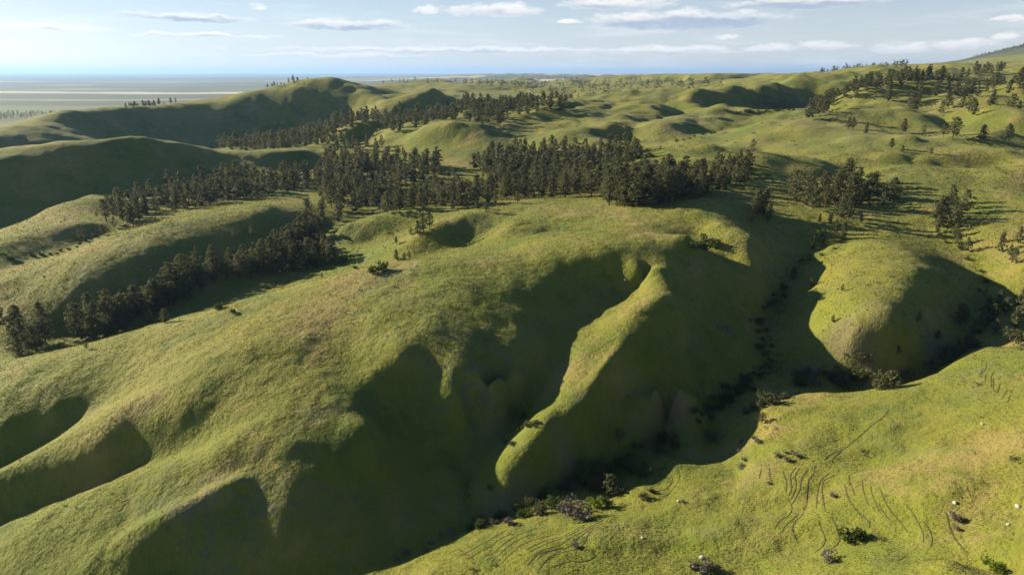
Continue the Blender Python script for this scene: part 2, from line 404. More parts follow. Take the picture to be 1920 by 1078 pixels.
# ---- fractal relief
_rng = np.random.RandomState(3)
_perm = _rng.rand(256, 256).astype(np.float64)
def vnoise(x, y):
    xi, yi = np.floor(x).astype(np.int64), np.floor(y).astype(np.int64)
    fx, fy = x - xi, y - yi
    fx = fx * fx * fx * (fx * (fx * 6 - 15) + 10); fy = fy * fy * fy * (fy * (fy * 6 - 15) + 10)
    g = lambda a, b: _perm[(xi + a) & 255, (yi + b) & 255]
    return (g(0, 0) * (1 - fx) + g(1, 0) * fx) * (1 - fy) + (g(0, 1) * (1 - fx) + g(1, 1) * fx) * fy - 0.5
def fbm(x, y, s, o=4, gain=0.5):
    t, a, ca, sa = 0, 1.0, 0.8, 0.6
    for k in range(o):
        t = t + a * vnoise(x / s + 17.3 * k, y / s - 9.1 * k)
        x, y = ca * x - sa * y, sa * x + ca * y
        s *= 0.5; a *= gain
    return t
near = 1.0 / (1.0 + (RR / 900.0) ** 2)
azd = np.degrees(TT)
meadow = np.clip((azd + 4) / 10, 0, 1) * np.clip((185 - RR) / 30, 0, 1)      # rolling ground on the camera side
relief = fbm(XX, YY, 26, 3) * (1.0 + 1.3 * meadow) * near + fbm(XX + 91, YY, 6.5, 2) * 0.28 * near
rill = np.abs(fbm(XX + 13, YY - 7, 19, 4, 0.55))
relief += (rill - 0.12) * 1.15 * near * np.clip((460 - RR) / 150, 0, 1)
relief += meadow * (0.16 - np.abs(fbm(XX * 0.7 + 30, YY * 1.3, 30, 3))) * 3.2
mid = np.clip((RR - 250) / 900, 0, 1) * np.clip((2600 - RR) / 800, 0, 1)
relief += mid * fbm(XX, YY, 150, 4) * (5.0 + 9.0 * np.clip((azd + 12) / 10, 0, 1))
rslope = np.clip((azd - 1) / 8, 0, 1) * np.clip((RR - 300) / 120, 0, 1) * np.clip((1700 - RR) / 500, 0, 1)
relief += rslope * ((np.abs(fbm(XX, YY, 125, 4, 0.5)) - 0.13) * 19.0 + fbm(XX - 55, YY, 38, 3) * 1.8)
cen = np.clip((azd + 22) / 8, 0, 1) * np.clip((RR - 560) / 120, 0, 1) * np.clip((1700 - RR) / 500, 0, 1)
relief += cen * (np.abs(fbm(XX + 300, YY, 120, 4, 0.55)) - 0.13) * 14.0
relief += np.clip((RR - 420) / 200, 0, 1) * np.clip((2600 - RR) / 800, 0, 1) * (fbm(XX + 700, YY, 46, 4, 0.55) * 3.2)
far = np.clip((RR - 1500) / 700, 0, 1)
hilly = np.clip((azd + 10) / 8, 0, 1)
relief += far * hilly * (0.20 - np.abs(fbm(XX, YY, 620, 5, 0.55))) * 105 * np.clip((15000 - RR) / 6000, 0, 1) * np.clip((26 - azd) / 6, 0.25, 1) * np.clip(RR / 3000, 0.35, 1)
plain = np.clip((RR - 2800) / 1500, 0, 1)
relief += plain * fbm(XX, YY, 2600, 4) * np.clip(RR / 9000, 0.15, 1.2) * 30
ZZ = ZZ + relief

def ground(x, y):
    return bilerp(ZZ, TH, LR, np.arctan2(x, y), np.log(np.hypot(x, y)))
def ground1(x, y):
    return float(ground(np.array([x]), np.array([y]))[0])
def drop(u, v, zmax_r=3000.0):               # first ground point met along a pixel's ray
    d = ray(u, v)
    t = np.exp(np.linspace(math.log(45), math.log(zmax_r), 2500))
    x, y, z = d[0] * t, d[1] * t, CAMZ + d[2] * t
    g = ground(x, y)
    hit = np.nonzero(z <= g)[0]
    if len(hit) == 0:
        return None
    i = hit[0]
    if i > 0:
        a, b = (z - g)[i - 1], (z - g)[i]
        tt = t[i - 1] + (t[i] - t[i - 1]) * a / (a - b)
    else:
        tt = t[0]
    return float(d[0] * tt), float(d[1] * tt)

def grid_mesh(name, X, Y, Z):
    h, w = X.shape
    co = np.column_stack([X.ravel(), Y.ravel(), Z.ravel()]).astype(np.float32)
    idx = np.arange(h * w).reshape(h, w)
    q = np.column_stack([idx[:-1, :-1].ravel(), idx[:-1, 1:].ravel(), idx[1:, 1:].ravel(), idx[1:, :-1].ravel()]).astype(np.int32)
    me = bpy.data.meshes.new(name)
    me.vertices.add(len(co)); me.vertices.foreach_set("co", co.ravel())
    me.loops.add(q.size); me.loops.foreach_set("vertex_index", q.ravel())
    me.polygons.add(len(q)); me.polygons.foreach_set("loop_start", np.arange(0, q.size, 4, dtype=np.int32))
    me.polygons.foreach_set("loop_total", np.full(len(q), 4, np.int32))
    me.update(calc_edges=True)
    me.polygons.foreach_set("use_smooth", np.ones(len(q), bool))
    ob = bpy.data.objects.new(name, me)
    scene.collection.objects.link(ob)
    return ob
terrain = grid_mesh("grassland_hills", XX, YY, ZZ)
terrain["kind"] = "structure"

# ------------------------------------------------------------------ materials
def new_mat(name):
    mt = bpy.data.materials.new(name); mt.use_nodes = True
    nt = mt.node_tree
    for x in list(nt.nodes): nt.nodes.remove(x)
    g = NT(nt)
    out = g.new('ShaderNodeOutputMaterial')
    b = g.new('ShaderNodeBsdfPrincipled')
    nt.links.new(b.outputs[0], out.inputs[0])
    b.inputs['Specular IOR Level'].default_value = 0.15
    b.inputs['Roughness'].default_value = 0.9
    return mt, g, b, out

def ground_material():
    mt, g, b, out = new_mat("grass_ground")
    geo = g.new('ShaderNodeNewGeometry'); pos = geo.outputs['Position']
    n90 = g.noise(pos, 1 / 75.0, 4.0, 0.6)
    n14 = g.noise(pos, 1 / 13.0, 4.0, 0.6)
    n3 = g.noise(pos, 1 / 2.6, 4.0, 0.65)
    n07 = g.noise(pos, 1 / 0.7, 3.0, 0.6)
    c = g.mix(g.ramp(n90, 0.35, 0.66), (0.116, 0.140, 0.011), (0.168, 0.162, 0.020))
    c = g.mix(g.m('MULTIPLY', g.ramp(n14, 0.50, 0.72), 0.60), c, (0.205, 0.168, 0.046))
    c = g.mix(g.m('MULTIPLY', g.ramp(n14, 0.50, 0.30), 0.45), c, (0.078, 0.104, 0.014))
    c = g.mix(g.m('MULTIPLY', g.ramp(n3, 0.52, 0.72), 0.55), c, (0.085, 0.105, 0.030))
    c = g.mix(g.m('MULTIPLY', g.ramp(n07, 0.50, 0.75), 0.40), c, (0.215, 0.200, 0.055))
    c = g.mix(g.m('MULTIPLY', g.ramp(n07, 0.45, 0.25), 0.35), c, (0.055, 0.075, 0.014))
    at0 = lambda nm: g.new('ShaderNodeAttribute', attribute_name=nm).outputs['Fac']
    n35 = g.noise(pos, 1 / 34.0, 5.0, 0.65, 2.2)
    c = g.mix(g.m('MULTIPLY', g.ramp(n35, 0.53, 0.64), 0.75), c, (0.225, 0.172, 0.056))
    c = g.mix(g.m('MULTIPLY', g.ramp(n35, 0.45, 0.35), 0.70), c, (0.058, 0.098, 0.013))
    n160 = g.noise(pos, 1 / 120.0, 6.0, 0.7, 2.2)
    bw_ = g.m('MULTIPLY', g.ramp(n160, 0.53, 0.62), at0("brushy"))
    c = g.mix(g.m('MULTIPLY', bw_, 0.75), c, (0.050, 0.066, 0.022))
    at = lambda nm: g.new('ShaderNodeAttribute', attribute_name=nm).outputs['Fac']
    c = g.mix(g.m('MULTIPLY', at("lush"), 0.8), c, (0.105, 0.150, 0.012))
    sg = g.m('MULTIPLY', at("sage"), g.ramp(n3, 0.42, 0.60))
    c = g.mix(g.m('MULTIPLY', sg, 0.65), c, (0.105, 0.120, 0.070))
    so = g.m('MULTIPLY', at("soil"), g.ramp(n14, 0.30, 0.55))
    c = g.mix(so, c, g.mix(n07, (0.10, 0.075, 0.055), (0.20, 0.150, 0.115)))
    pc = g.new('ShaderNodeAttribute', attribute_name="field_col").outputs['Color']
    c = g.mix(at("far_plain"), c, pc)
    g.put(b.inputs['Base Color'], c)
    b.inputs['Sheen Weight'].default_value = 0.10
    b.inputs['Sheen Roughness'].default_value = 0.6
    g.put(b.inputs['Sheen Tint'], (0.75, 0.72, 0.35, 1))
    hgt = g.m('ADD', g.m('MULTIPLY', n07, 0.22), g.m('MULTIPLY', n3, 0.75))
    hgt = g.m('ADD', hgt, g.m('MULTIPLY', g.noise(pos, 1 / 0.28, 2.0, 0.6), 0.05))
    bp = g.new('ShaderNodeBump'); bp.inputs['Distance'].default_value = 1.0; bp.inputs['Strength'].default_value = 1.0
    g.put(bp.inputs['Height'], hgt)
    g.put(b.inputs['Normal'], bp.outputs[0])
    return mt

def leaf_material(name, dark, light, trans=0.25, scale=1.3, rough=0.75):
    mt, g, b, out = new_mat(name)
    geo = g.new('ShaderNodeNewGeometry')
    oi = g.new('ShaderNodeObjectInfo')
    n = g.noise(geo.outputs['Position'], scale, 2.0)
    f = g.m('ADD', g.m('MULTIPLY', g.ramp(n, 0.3, 0.7), 0.65), g.m('MULTIPLY', oi.outputs['Random'], 0.35))
    c = g.mix(f, dark, light)
    g.put(b.inputs['Base Color'], c)
    b.inputs['Roughness'].default_value = rough
    tr = g.new('ShaderNodeBsdfTranslucent'); g.put(tr.inputs[0], g.mix(0.5, c, light))
    mx = g.new('ShaderNodeMixShader'); mx.inputs[0].default_value = trans
    mt.node_tree.links.new(b.outputs[0], mx.inputs[1]); mt.node_tree.links.new(tr.outputs[0], mx.inputs[2])
    mt.node_tree.links.new(mx.outputs[0], out.inputs[0])
    return mt

def plain_material(name, c1, c2, scale, bump=0.0, rough=0.9):
    mt, g, b, out = new_mat(name)
    tc_ = g.new('ShaderNodeTexCoord')
    n = g.noise(tc_.outputs['Object'], scale, 4.0, 0.6)
    g.put(b.inputs['Base Color'], g.mix(g.ramp(n, 0.3, 0.7), c1, c2))
    b.inputs['Roughness'].default_value = rough
    if bump:
        bp = g.new('ShaderNodeBump'); bp.inputs['Distance'].default_value = bump
        g.put(bp.inputs['Height'], n); g.put(b.inputs['Normal'], bp.outputs[0])
    return mt

M_ground = ground_material()
M_needle = leaf_material("pine_needles", (0.052, 0.072, 0.030), (0.160, 0.158, 0.066), 0.36, 0.6)
M_needle_far = leaf_material("pine_needles_far", (0.050, 0.068, 0.030), (0.140, 0.140, 0.060), 0.34, 0.12)
M_bark = plain_material("pine_bark", (0.075, 0.050, 0.035), (0.17, 0.105, 0.07), 9.0, 0.03)
M_leafgreen = leaf_material("willow_leaves", (0.045, 0.075, 0.016), (0.115, 0.150, 0.034), 0.30, 1.2)
M_leafbright = leaf_material("bright_leaves", (0.075, 0.12, 0.012), (0.16, 0.21, 0.025), 0.35, 1.2)
M_leafolive = leaf_material("olive_leaves", (0.062, 0.076, 0.028), (0.155, 0.155, 0.064), 0.3, 1.4)
M_twig = leaf_material("leafless_twigs", (0.105, 0.090, 0.076), (0.230, 0.200, 0.170), 0.08, 1.8)
M_sage = leaf_material("sage_leaves", (0.070, 0.085, 0.050), (0.150, 0.160, 0.105), 0.12, 2.2)
M_stem = plain_material("shrub_stems", (0.07, 0.055, 0.045), (0.15, 0.12, 0.10), 14.0)
M_tuft = leaf_material("grass_blades", (0.124, 0.150, 0.012), (0.215, 0.200, 0.036), 0.45, 0.25)
M_rock = plain_material("pale_rock", (0.34, 0.32, 0.29), (0.55, 0.53, 0.49), 1.6, 0.05)
M_rockdark = plain_material("grey_rock", (0.09, 0.085, 0.075), (0.20, 0.185, 0.16), 1.6, 0.05)
M_trail = plain_material("bare_trail_soil", (0.050, 0.052, 0.018), (0.100, 0.092, 0.038), 0.9, 0.02)

# ---- what the ground is covered with, per vertex
terrain.data.materials.append(M_ground)
def blob(pts):                               # soft round patches (u, v, radius m, weight)
    m_ = np.zeros_like(XX)
    for u, v, r, wt in pts:
        p = drop(u, v)
        if p is None: continue
        m_ = np.maximum(m_, wt * np.exp(-((XX - p[0]) ** 2 + (YY - p[1]) ** 2) / (r * r)))
    return m_
warp = fbm(XX + 400, YY - 100, 11, 3)
soil = blob([(1575,668,7,1),(1620,675,7,1),(1690,672,8,1),(1750,655,9,.9),(1540,690,6,.9),(1000,930,8,.9),(1060,890,6,.7),(950,945,6,.8),(1190,815,8,.9),(1150,800,6,.8),(1255,800,6,.7),(900,960,5,.7),(1690,655,5,.8)])
soil = np.clip(soil * 0.9 + warp * 0.9 - 0.35, 0, 0.8)
lush = blob([(640,488,14,1),(600,495,12,1),(700,478,10,.8),(820,355,26,1),(760,360,16,1),(450,545,14,.8),(330,580,14,.9),(1040,330,25,.7),(1180,305,20,.7),(1240,280,25,.6),(1350,1060,22,.7),(1150,1060,16,.6),(1580,1020,20,.6),(60,760,22,.4),(300,880,16,.5),(120,960,14,.5),(1560,600,16,.5)])
lush = np.clip(lush + warp * 0.35, 0, 1)
sage = blob([(880,690,12,1),(860,640,12,.9),(700,520,10,.8),(950,655,9,.9),(760,560,12,.7),(640,600,12,.5),(250,470,16,.9),(330,425,16,1),(170,505,12,.8),(640,450,14,.8),(900,420,9,.8),(1600,520,12,.5),(1420,470,8,.7),(1690,560,12,.7),(420,960,14,.8),(300,930,10,.7),(1240,512,5,.5),(1800,700,9,.7),(1650,700,9,.5)])
sage = np.clip(sage + warp * 0.5 - 0.05, 0, 1)
right = np.clip((np.degrees(TT) - 4) / 8, 0, 1) * np.clip((RR - 350) / 200, 0, 1) * np.clip((1500 - RR) / 500, 0, 1)
sage = np.maximum(sage, right * np.clip(0.25 + 1.4 * fbm(XX, YY, 60, 3), 0, 0.9))
# the plain: strips of hay meadow, stubble and dark wooded breaks, with scarp shade painted into the dark strips
lat, dep = XX, YY
bandpos = dep + (fbm(XX * 0.25, YY, 1500, 4) * 700 + fbm(XX, YY, 500, 3) * 140) * np.clip(dep / 6500, 0.25, 1.2)
dcol = np.array
def band(lo, hi, soft=90.0):
    return np.clip((bandpos - lo) / soft, 0, 1) * np.clip((hi - bandpos) / soft, 0, 1)
field = np.empty(XX.shape + (3,)); field[:] = (0.060, 0.085, 0.030)
var = np.clip(0.5 + 1.9 * fbm(XX * 0.35, YY, 700, 4), 0, 1)[..., None]
field = field * (0.55 + 0.8 * var)
def paint(mask, col):
    global field
    field = field * (1 - mask[..., None]) + np.array(col) * mask[..., None]
def patchy(s, seed, b=0.9):                   # breaks a strip up sideways
    return np.clip(b + 4 * fbm(XX + seed, YY * 0.6, s, 3), 0, 1)
paint(band(2150, 2500) * patchy(900, 3), (0.028, 0.040, 0.022)); paint(band(2550, 3400) * 0.8, (0.11, 0.145, 0.045))
paint(band(3450, 4200), (0.024, 0.036, 0.022)); paint(band(4250, 4560), (0.20, 0.22, 0.10)); paint(band(4620, 6000), (0.022, 0.034, 0.022))
paint(band(5150, 5300, 60) * patchy(1800, 44, 0.3), (0.22, 0.22, 0.11)); paint(band(6050, 6750), (0.50, 0.42, 0.27)); paint(band(6050, 6350) * patchy(2500, 8, 0.6), (0.17, 0.20, 0.08))
paint(band(6800, 7350), (0.030, 0.044, 0.030)); paint(band(7350, 8100) * patchy(4200, 5, 1.3), (0.52, 0.42, 0.30)); paint(band(8000, 9100), (0.034, 0.048, 0.032)); paint(band(9000, 9950, 200) * patchy(5200, 12, 1.2), (0.46, 0.38, 0.26))
paint(np.clip((bandpos - 10000) / 700, 0, 1), (0.036, 0.050, 0.032))
paint(np.clip((bandpos - 10000) / 700, 0, 1) * np.clip(4 * fbm(XX * 0.3, YY, 2600, 3) - 0.5, 0, 1), (0.22, 0.20, 0.12))
farmask = np.clip((RR - 2100) / 500, 0, 1) * np.clip((-4.0 - np.degrees(TT)) / 5, 0, 1)
farmask = np.maximum(farmask, np.clip((RR - 6200) / 1200, 0, 1))
farmask = np.maximum(farmask, np.clip((RR - 3800) / 400, 0, 1) * np.clip((np.degrees(TT) - 20) / 4, 0, 1))
mtn = np.clip((RR - 3800) / 300, 0, 1) * np.clip((np.degrees(TT) - 18) / 4, 0, 1)
paint(mtn, (0.055, 0.070, 0.030)); paint(mtn * np.clip(0.4 + 4 * fbm(XX, YY, 420, 4), 0, 1), (0.024, 0.032, 0.020))
def add_attr(name, arr):
    a = terrain.data.attributes.new(name, 'FLOAT', 'POINT'); a.data.foreach_set("value", arr.ravel().astype(np.float32))
add_attr("brushy", np.clip((RR - 420) / 300, 0, 1) * np.clip((np.degrees(TT) + 14) / 8, 0, 1)); add_attr("soil", soil); add_attr("lush", lush); add_attr("sage", sage); add_attr("far_plain", farmask)
ca = terrain.data.attributes.new("field_col", 'FLOAT_COLOR', 'POINT')
ca.data.foreach_set("color", np.concatenate([field, np.ones(XX.shape + (1,))], 2).ravel().astype(np.float32))

# ---- haze: the evening air over the plains
hz = bpy.data.meshes.new("haze")
X0, X1, Y0, Y1, Z0, Z1 = -82000, 82000, -3000, 84000, float(ZZ.min()) - 2, float(ZZ.max()) + 25
hz.from_pydata([(x, y, z) for z in (Z0, Z1) for y in (Y0, Y1) for x in (X0, X1)], [], [(0, 2, 3, 1), (4, 5, 7, 6), (0, 1, 5, 4), (2, 6, 7, 3), (0, 4, 6, 2), (1, 3, 7, 5)])
hzo = bpy.data.objects.new("haze", hz); scene.collection.objects.link(hzo); hzo["kind"] = "stuff"
hm = bpy.data.materials.new("haze_air"); hm.use_nodes = True
for x in list(hm.node_tree.nodes): hm.node_tree.nodes.remove(x)
gv = NT(hm.node_tree); ov = gv.new('ShaderNodeOutputMaterial'); pv = gv.new('ShaderNodeVolumePrincipled')
pv.inputs['Color'].default_value = (0.36, 0.60, 1.0, 1); pv.inputs['Density'].default_value = 3.3e-5; pv.inputs['Anisotropy'].default_value = 0.25
hm.node_tree.links.new(pv.outputs[0], ov.inputs['Volume'])
hz.materials.append(hm)

# ------------------------------------------------------------------ plants
def mesh_from(name, verts, faces, mat, smooth=False):
    me = bpy.data.meshes.new(name)
    me.from_pydata([tuple(v) for v in verts], [], faces)
    me.materials.append(mat)
    if smooth:
        me.polygons.foreach_set("use_smooth", np.ones(len(me.polygons), bool))
    me.update()
    return me

def tube(verts, faces, p0, p1, r0, r1, k=5):
    p0, p1 = np.array(p0, float), np.array(p1, float)
    d = p1 - p0; d /= np.linalg.norm(d) + 1e-9
    a = np.cross(d, (0.3, 0.9, 0.2)); a /= np.linalg.norm(a) + 1e-9; b = np.cross(d, a)
    i0 = len(verts)
    for p, r in ((p0, r0), (p1, r1)):
        for j in range(k):
            t = 2 * math.pi * j / k
            verts.append(p + r * (math.cos(t) * a + math.sin(t) * b))
    for j in range(k):
        faces.append((i0 + j, i0 + (j + 1) % k, i0 + k + (j + 1) % k, i0 + k + j))

def tufts(rs, centres, sizes, per):
    """small leaf-sized triangles scattered round each centre"""
    nC = len(centres)
    c = np.repeat(np.asarray(centres), per, 0); s = np.repeat(np.asarray(sizes), per)[:, None]
    o = rs.normal(size=(nC * per, 3)); o /= np.linalg.norm(o, axis=1, keepdims=True)
    c = c + o * s * rs.uniform(0.1, 0.9, (nC * per, 1)) * np.array([1, 1, 0.75])
    a = rs.normal(size=(nC * per, 3)); a /= np.linalg.norm(a, axis=1, keepdims=True)
    b = np.cross(a, rs.normal(size=(nC * per, 3))); b /= np.linalg.norm(b, axis=1, keepdims=True)
    L = s * rs.uniform(0.5, 1.0, (nC * per, 1))
    v = np.stack([c - 0.5 * L * a - 0.45 * L * b, c + 0.6 * L * a, c - 0.35 * L * a + 0.5 * L * b], 1).reshape(-1, 3)
    f = np.arange(len(v)).reshape(-1, 3)
    return v, f

def pine_parts(seed, nb=44, per_branch=6, per=6, wide=0.20, ragged=0.3, bare=0.2, tuft=1.0):
    """unit-height ponderosa: trunk with limbs, and a crown of needle tufts"""
    rs = np.random.RandomState(seed)
    tv, tf = [], []
    lean = rs.normal(0, 0.012, 2)
    ax = lambda h: np.array([lean[0] * h + 0.008 * math.sin(5 * h + seed), lean[1] * h + 0.008 * math.cos(4 * h + seed), h])
    hs = [0, 0.06, 0.2, 0.4, 0.6, 0.8, 0.97]
    rr = [0.026, 0.020, 0.017, 0.0135, 0.010, 0.006, 0.002]
    tv2 = []
    for h0, h1, r0, r1 in zip(hs[:-1], hs[1:], rr[:-1], rr[1:]):
        tube(tv, tf, ax(h0) - np.array([0, 0, 0.03 if h0 == 0 else 0]), ax(h1), r0, r1, 6)
    C, S = [], []
    for i in range(nb):
        t = (i + rs.uniform(-0.4, 0.4)) / nb
        h = bare + (0.98 - bare) * t
        prof = (1 - t) ** 0.58 * min(1.0, 0.45 + 2.4 * t)
        R = wide * prof * rs.uniform(1 - ragged, 1 + ragged * 0.7) + 0.018
        an = i * 2.39996 + rs.uniform(-0.5, 0.5)
        rise = rs.uniform(-0.05, 0.28) + 0.5 * t
        dirv = np.array([math.cos(an), math.sin(an), rise])
        p0 = ax(h); p1 = p0 + dirv * R
        tube(tv, tf, p0, p0 + dirv * R * 0.8, 0.0045 * (1.2 - t), 0.0015, 3)
        for k in range(per_branch):
            q = 0.28 + 0.72 * (k + rs.uniform(0, 1)) / per_branch
            side = rs.normal(0, 0.20 * R, 3) * np.array([1, 1, 0.5])
            C.append(p0 + dirv * R * q + side); S.append(0.046 * tuft * rs.uniform(0.7, 1.3) * (1.05 - 0.35 * t))
    for h in np.linspace(0.90, 1.0, 5):
        C.append(ax(h)); S.append(0.03)
    v, f = tufts(rs, C, S, per)
    return (tv, tf), (v, f)

def bush_parts(seed, n=70, per=7, flat=0.62, lump=5):
    """unit-wide shrub: several stems and lumpy foliage made of leaf faces"""
    rs = np.random.RandomState(seed)
    sv, sf = [], []
    lobes = [(rs.uniform(-0.27, 0.27), rs.uniform(-0.27, 0.27), rs.uniform(0.16, 0.36) * flat / 0.6, rs.uniform(0.17, 0.29)) for _ in range(lump)]
    for lx, ly, lz, lr in lobes:
        tube(sv, sf, (lx * 0.25, ly * 0.25, -0.05), (lx, ly, lz), 0.018, 0.008, 4)
    C, S = [], []
    for i in range(n):
        lx, ly, lz, lr = lobes[i % lump]
        o = rs.normal(size=3); o /= np.linalg.norm(o)
        o *= lr * rs.uniform(0.45, 1.05); o[2] *= 0.85
        p = np.array([lx, ly, lz]) + o
        p[2] = max(p[2], 0.02)
        C.append(p); S.append(rs.uniform(0.055, 0.095))
    v, f = tufts(rs, C, S, per)
    return (sv, sf), (v, f)

def leafy_parts(seed, n=90):
    rs = np.random.RandomState(seed)
    tv, tf = [], []
    tube(tv, tf, (0, 0, -0.04), (0.01, 0, 0.35), 0.035, 0.022, 6)
    lobes = []
    for i in range(7):
        a = i * 2.4 + rs.uniform(-.3, .3); h = rs.uniform(0.38, 0.85); r = 0.22 * (1.2 - abs(h - 0.55))
        e = (r * math.cos(a), r * math.sin(a), h)
        tube(tv, tf, (0.01, 0, 0.32), e, 0.014, 0.005, 4)
        lobes.append((*e, rs.uniform(0.13, 0.2)))
    C, S = [], []
    for i in range(n):
        lx, ly, lz, lr = lobes[i % 7]
        o = rs.normal(size=3); o *= lr * rs.uniform(0.5, 1.05) / np.linalg.norm(o)
        C.append(np.array([lx, ly, lz]) + o); S.append(rs.uniform(0.05, 0.08))
    v, f = tufts(rs, C, S, 8)
    return (tv, tf), (v, f)

PINES = []
for k in range(9):
    tr, cr = pine_parts(11 + k, nb=[44, 40, 48, 36, 44, 50, 40, 46, 34][k], wide=[.25, .29, .22, .31, .26, .23, .28, .24, .33][k], tuft=1.25, ragged=[.3, .4, .35, .45, .3, .35, .4, .3, .5][k], bare=[.18, .22, .12, .25, .16, .10, .2, .26, .12][k])
    PINES.append((mesh_from("trunk", tr[0], tr[1], M_bark), mesh_from("crown", cr[0], cr[1].tolist(), M_needle)))
LOW = [pine_parts(71 + k, nb=22, per_branch=4, per=5, tuft=2.1, wide=[.21, .25, .23, .19][k], ragged=.4, bare=.15)[1] for k in range(4)]
def bushset(seed, mat, **kw):
    st, fo = bush_parts(seed, **kw)
    return (mesh_from("stems", st[0], st[1], M_stem), mesh_from("foliage", fo[0], fo[1].tolist(), mat))
B_GREEN = [bushset(101 + k, M_leafgreen, n=140, lump=5 + k % 3) for k in range(4)]
B_BRIGHT = [bushset(121 + k, M_leafbright, n=130, lump=4 + k) for k in range(2)]
B_OLIVE = [bushset(141 + k, M_leafolive, n=140, lump=5 + k % 2) for k in range(3)]
B_TWIG = [bushset(161 + k, M_twig, n=130, per=8, lump=5 + k) for k in range(3)]
B_SAGE = [bushset(181 + k, M_sage, n=34, per=6, flat=0.45, lump=4) for k in range(4)]
B_DARKLOW = [bushset(191 + k, M_leafolive, n=40, per=6, flat=0.38, lump=5) for k in range(3)]

link = scene.collection.objects.link
def thing(name, label, cat, loc, scale, group=None, rz=0.0):
    o = bpy.data.objects.new(name, None)
    o.empty_display_size = 0.2
    link(o)
    o.location = loc; o.rotation_euler = (0, 0, rz)
    o.scale = scale if isinstance(scale, tuple) else (scale,) * 3
    o["label"] = label; o["category"] = cat
    if group: o["group"] = group
    return o
def part(name, me, parent):
    o = bpy.data.objects.new(name, me); link(o); o.parent = parent
    return o
_k = [0]
def place_pine(x, y, h, label, group=None, wid=1.0, variant=None):
    k = _k[0] = _k[0] + 1
    rs = random.Random(k * 7.13)
    t = thing("pine_tree", label, "tree", (x, y, ground1(x, y) - 0.08), (h * wid, h * wid, h), group, rs.uniform(0, 6.28))
    tr, cr = PINES[rs.randrange(len(PINES)) if variant is None else variant]
    part("trunk", tr, t); part("crown", cr, t)
    return t
def place_bush(x, y, w_, label, kinds, name="shrub", group=None, tall=1.0, cat="shrub"):
    k = _k[0] = _k[0] + 1
    rs = random.Random(k * 3.77)
    t = thing(name, label, cat, (x, y, ground1(x, y) - 0.04 * w_), (w_ * rs.uniform(.85, 1.2), w_ * rs.uniform(.85, 1.2), w_ * tall * rs.uniform(.85, 1.15)), group, rs.uniform(0, 6.28))
    st, fo = kinds[rs.randrange(len(kinds))]
    part("stems", st, t); part("foliage", fo, t)
    return t
def px_size(x, y, px):                       # metres that `px` photograph pixels span at a ground point
    return px * math.sqrt(x * x + y * y + (CAMZ - ground1(x, y)) ** 2) / F
def pine_at(u, v, px, label, group=None, wid=1.0, variant=None):
    p = drop(u, v)
    if p is None: return
    OCC.append(p)
    return place_pine(p[0], p[1], min(22.0, max(2.0, px_size(p[0], p[1], px) / 0.96)), label, group, wid, variant)
OCC = []

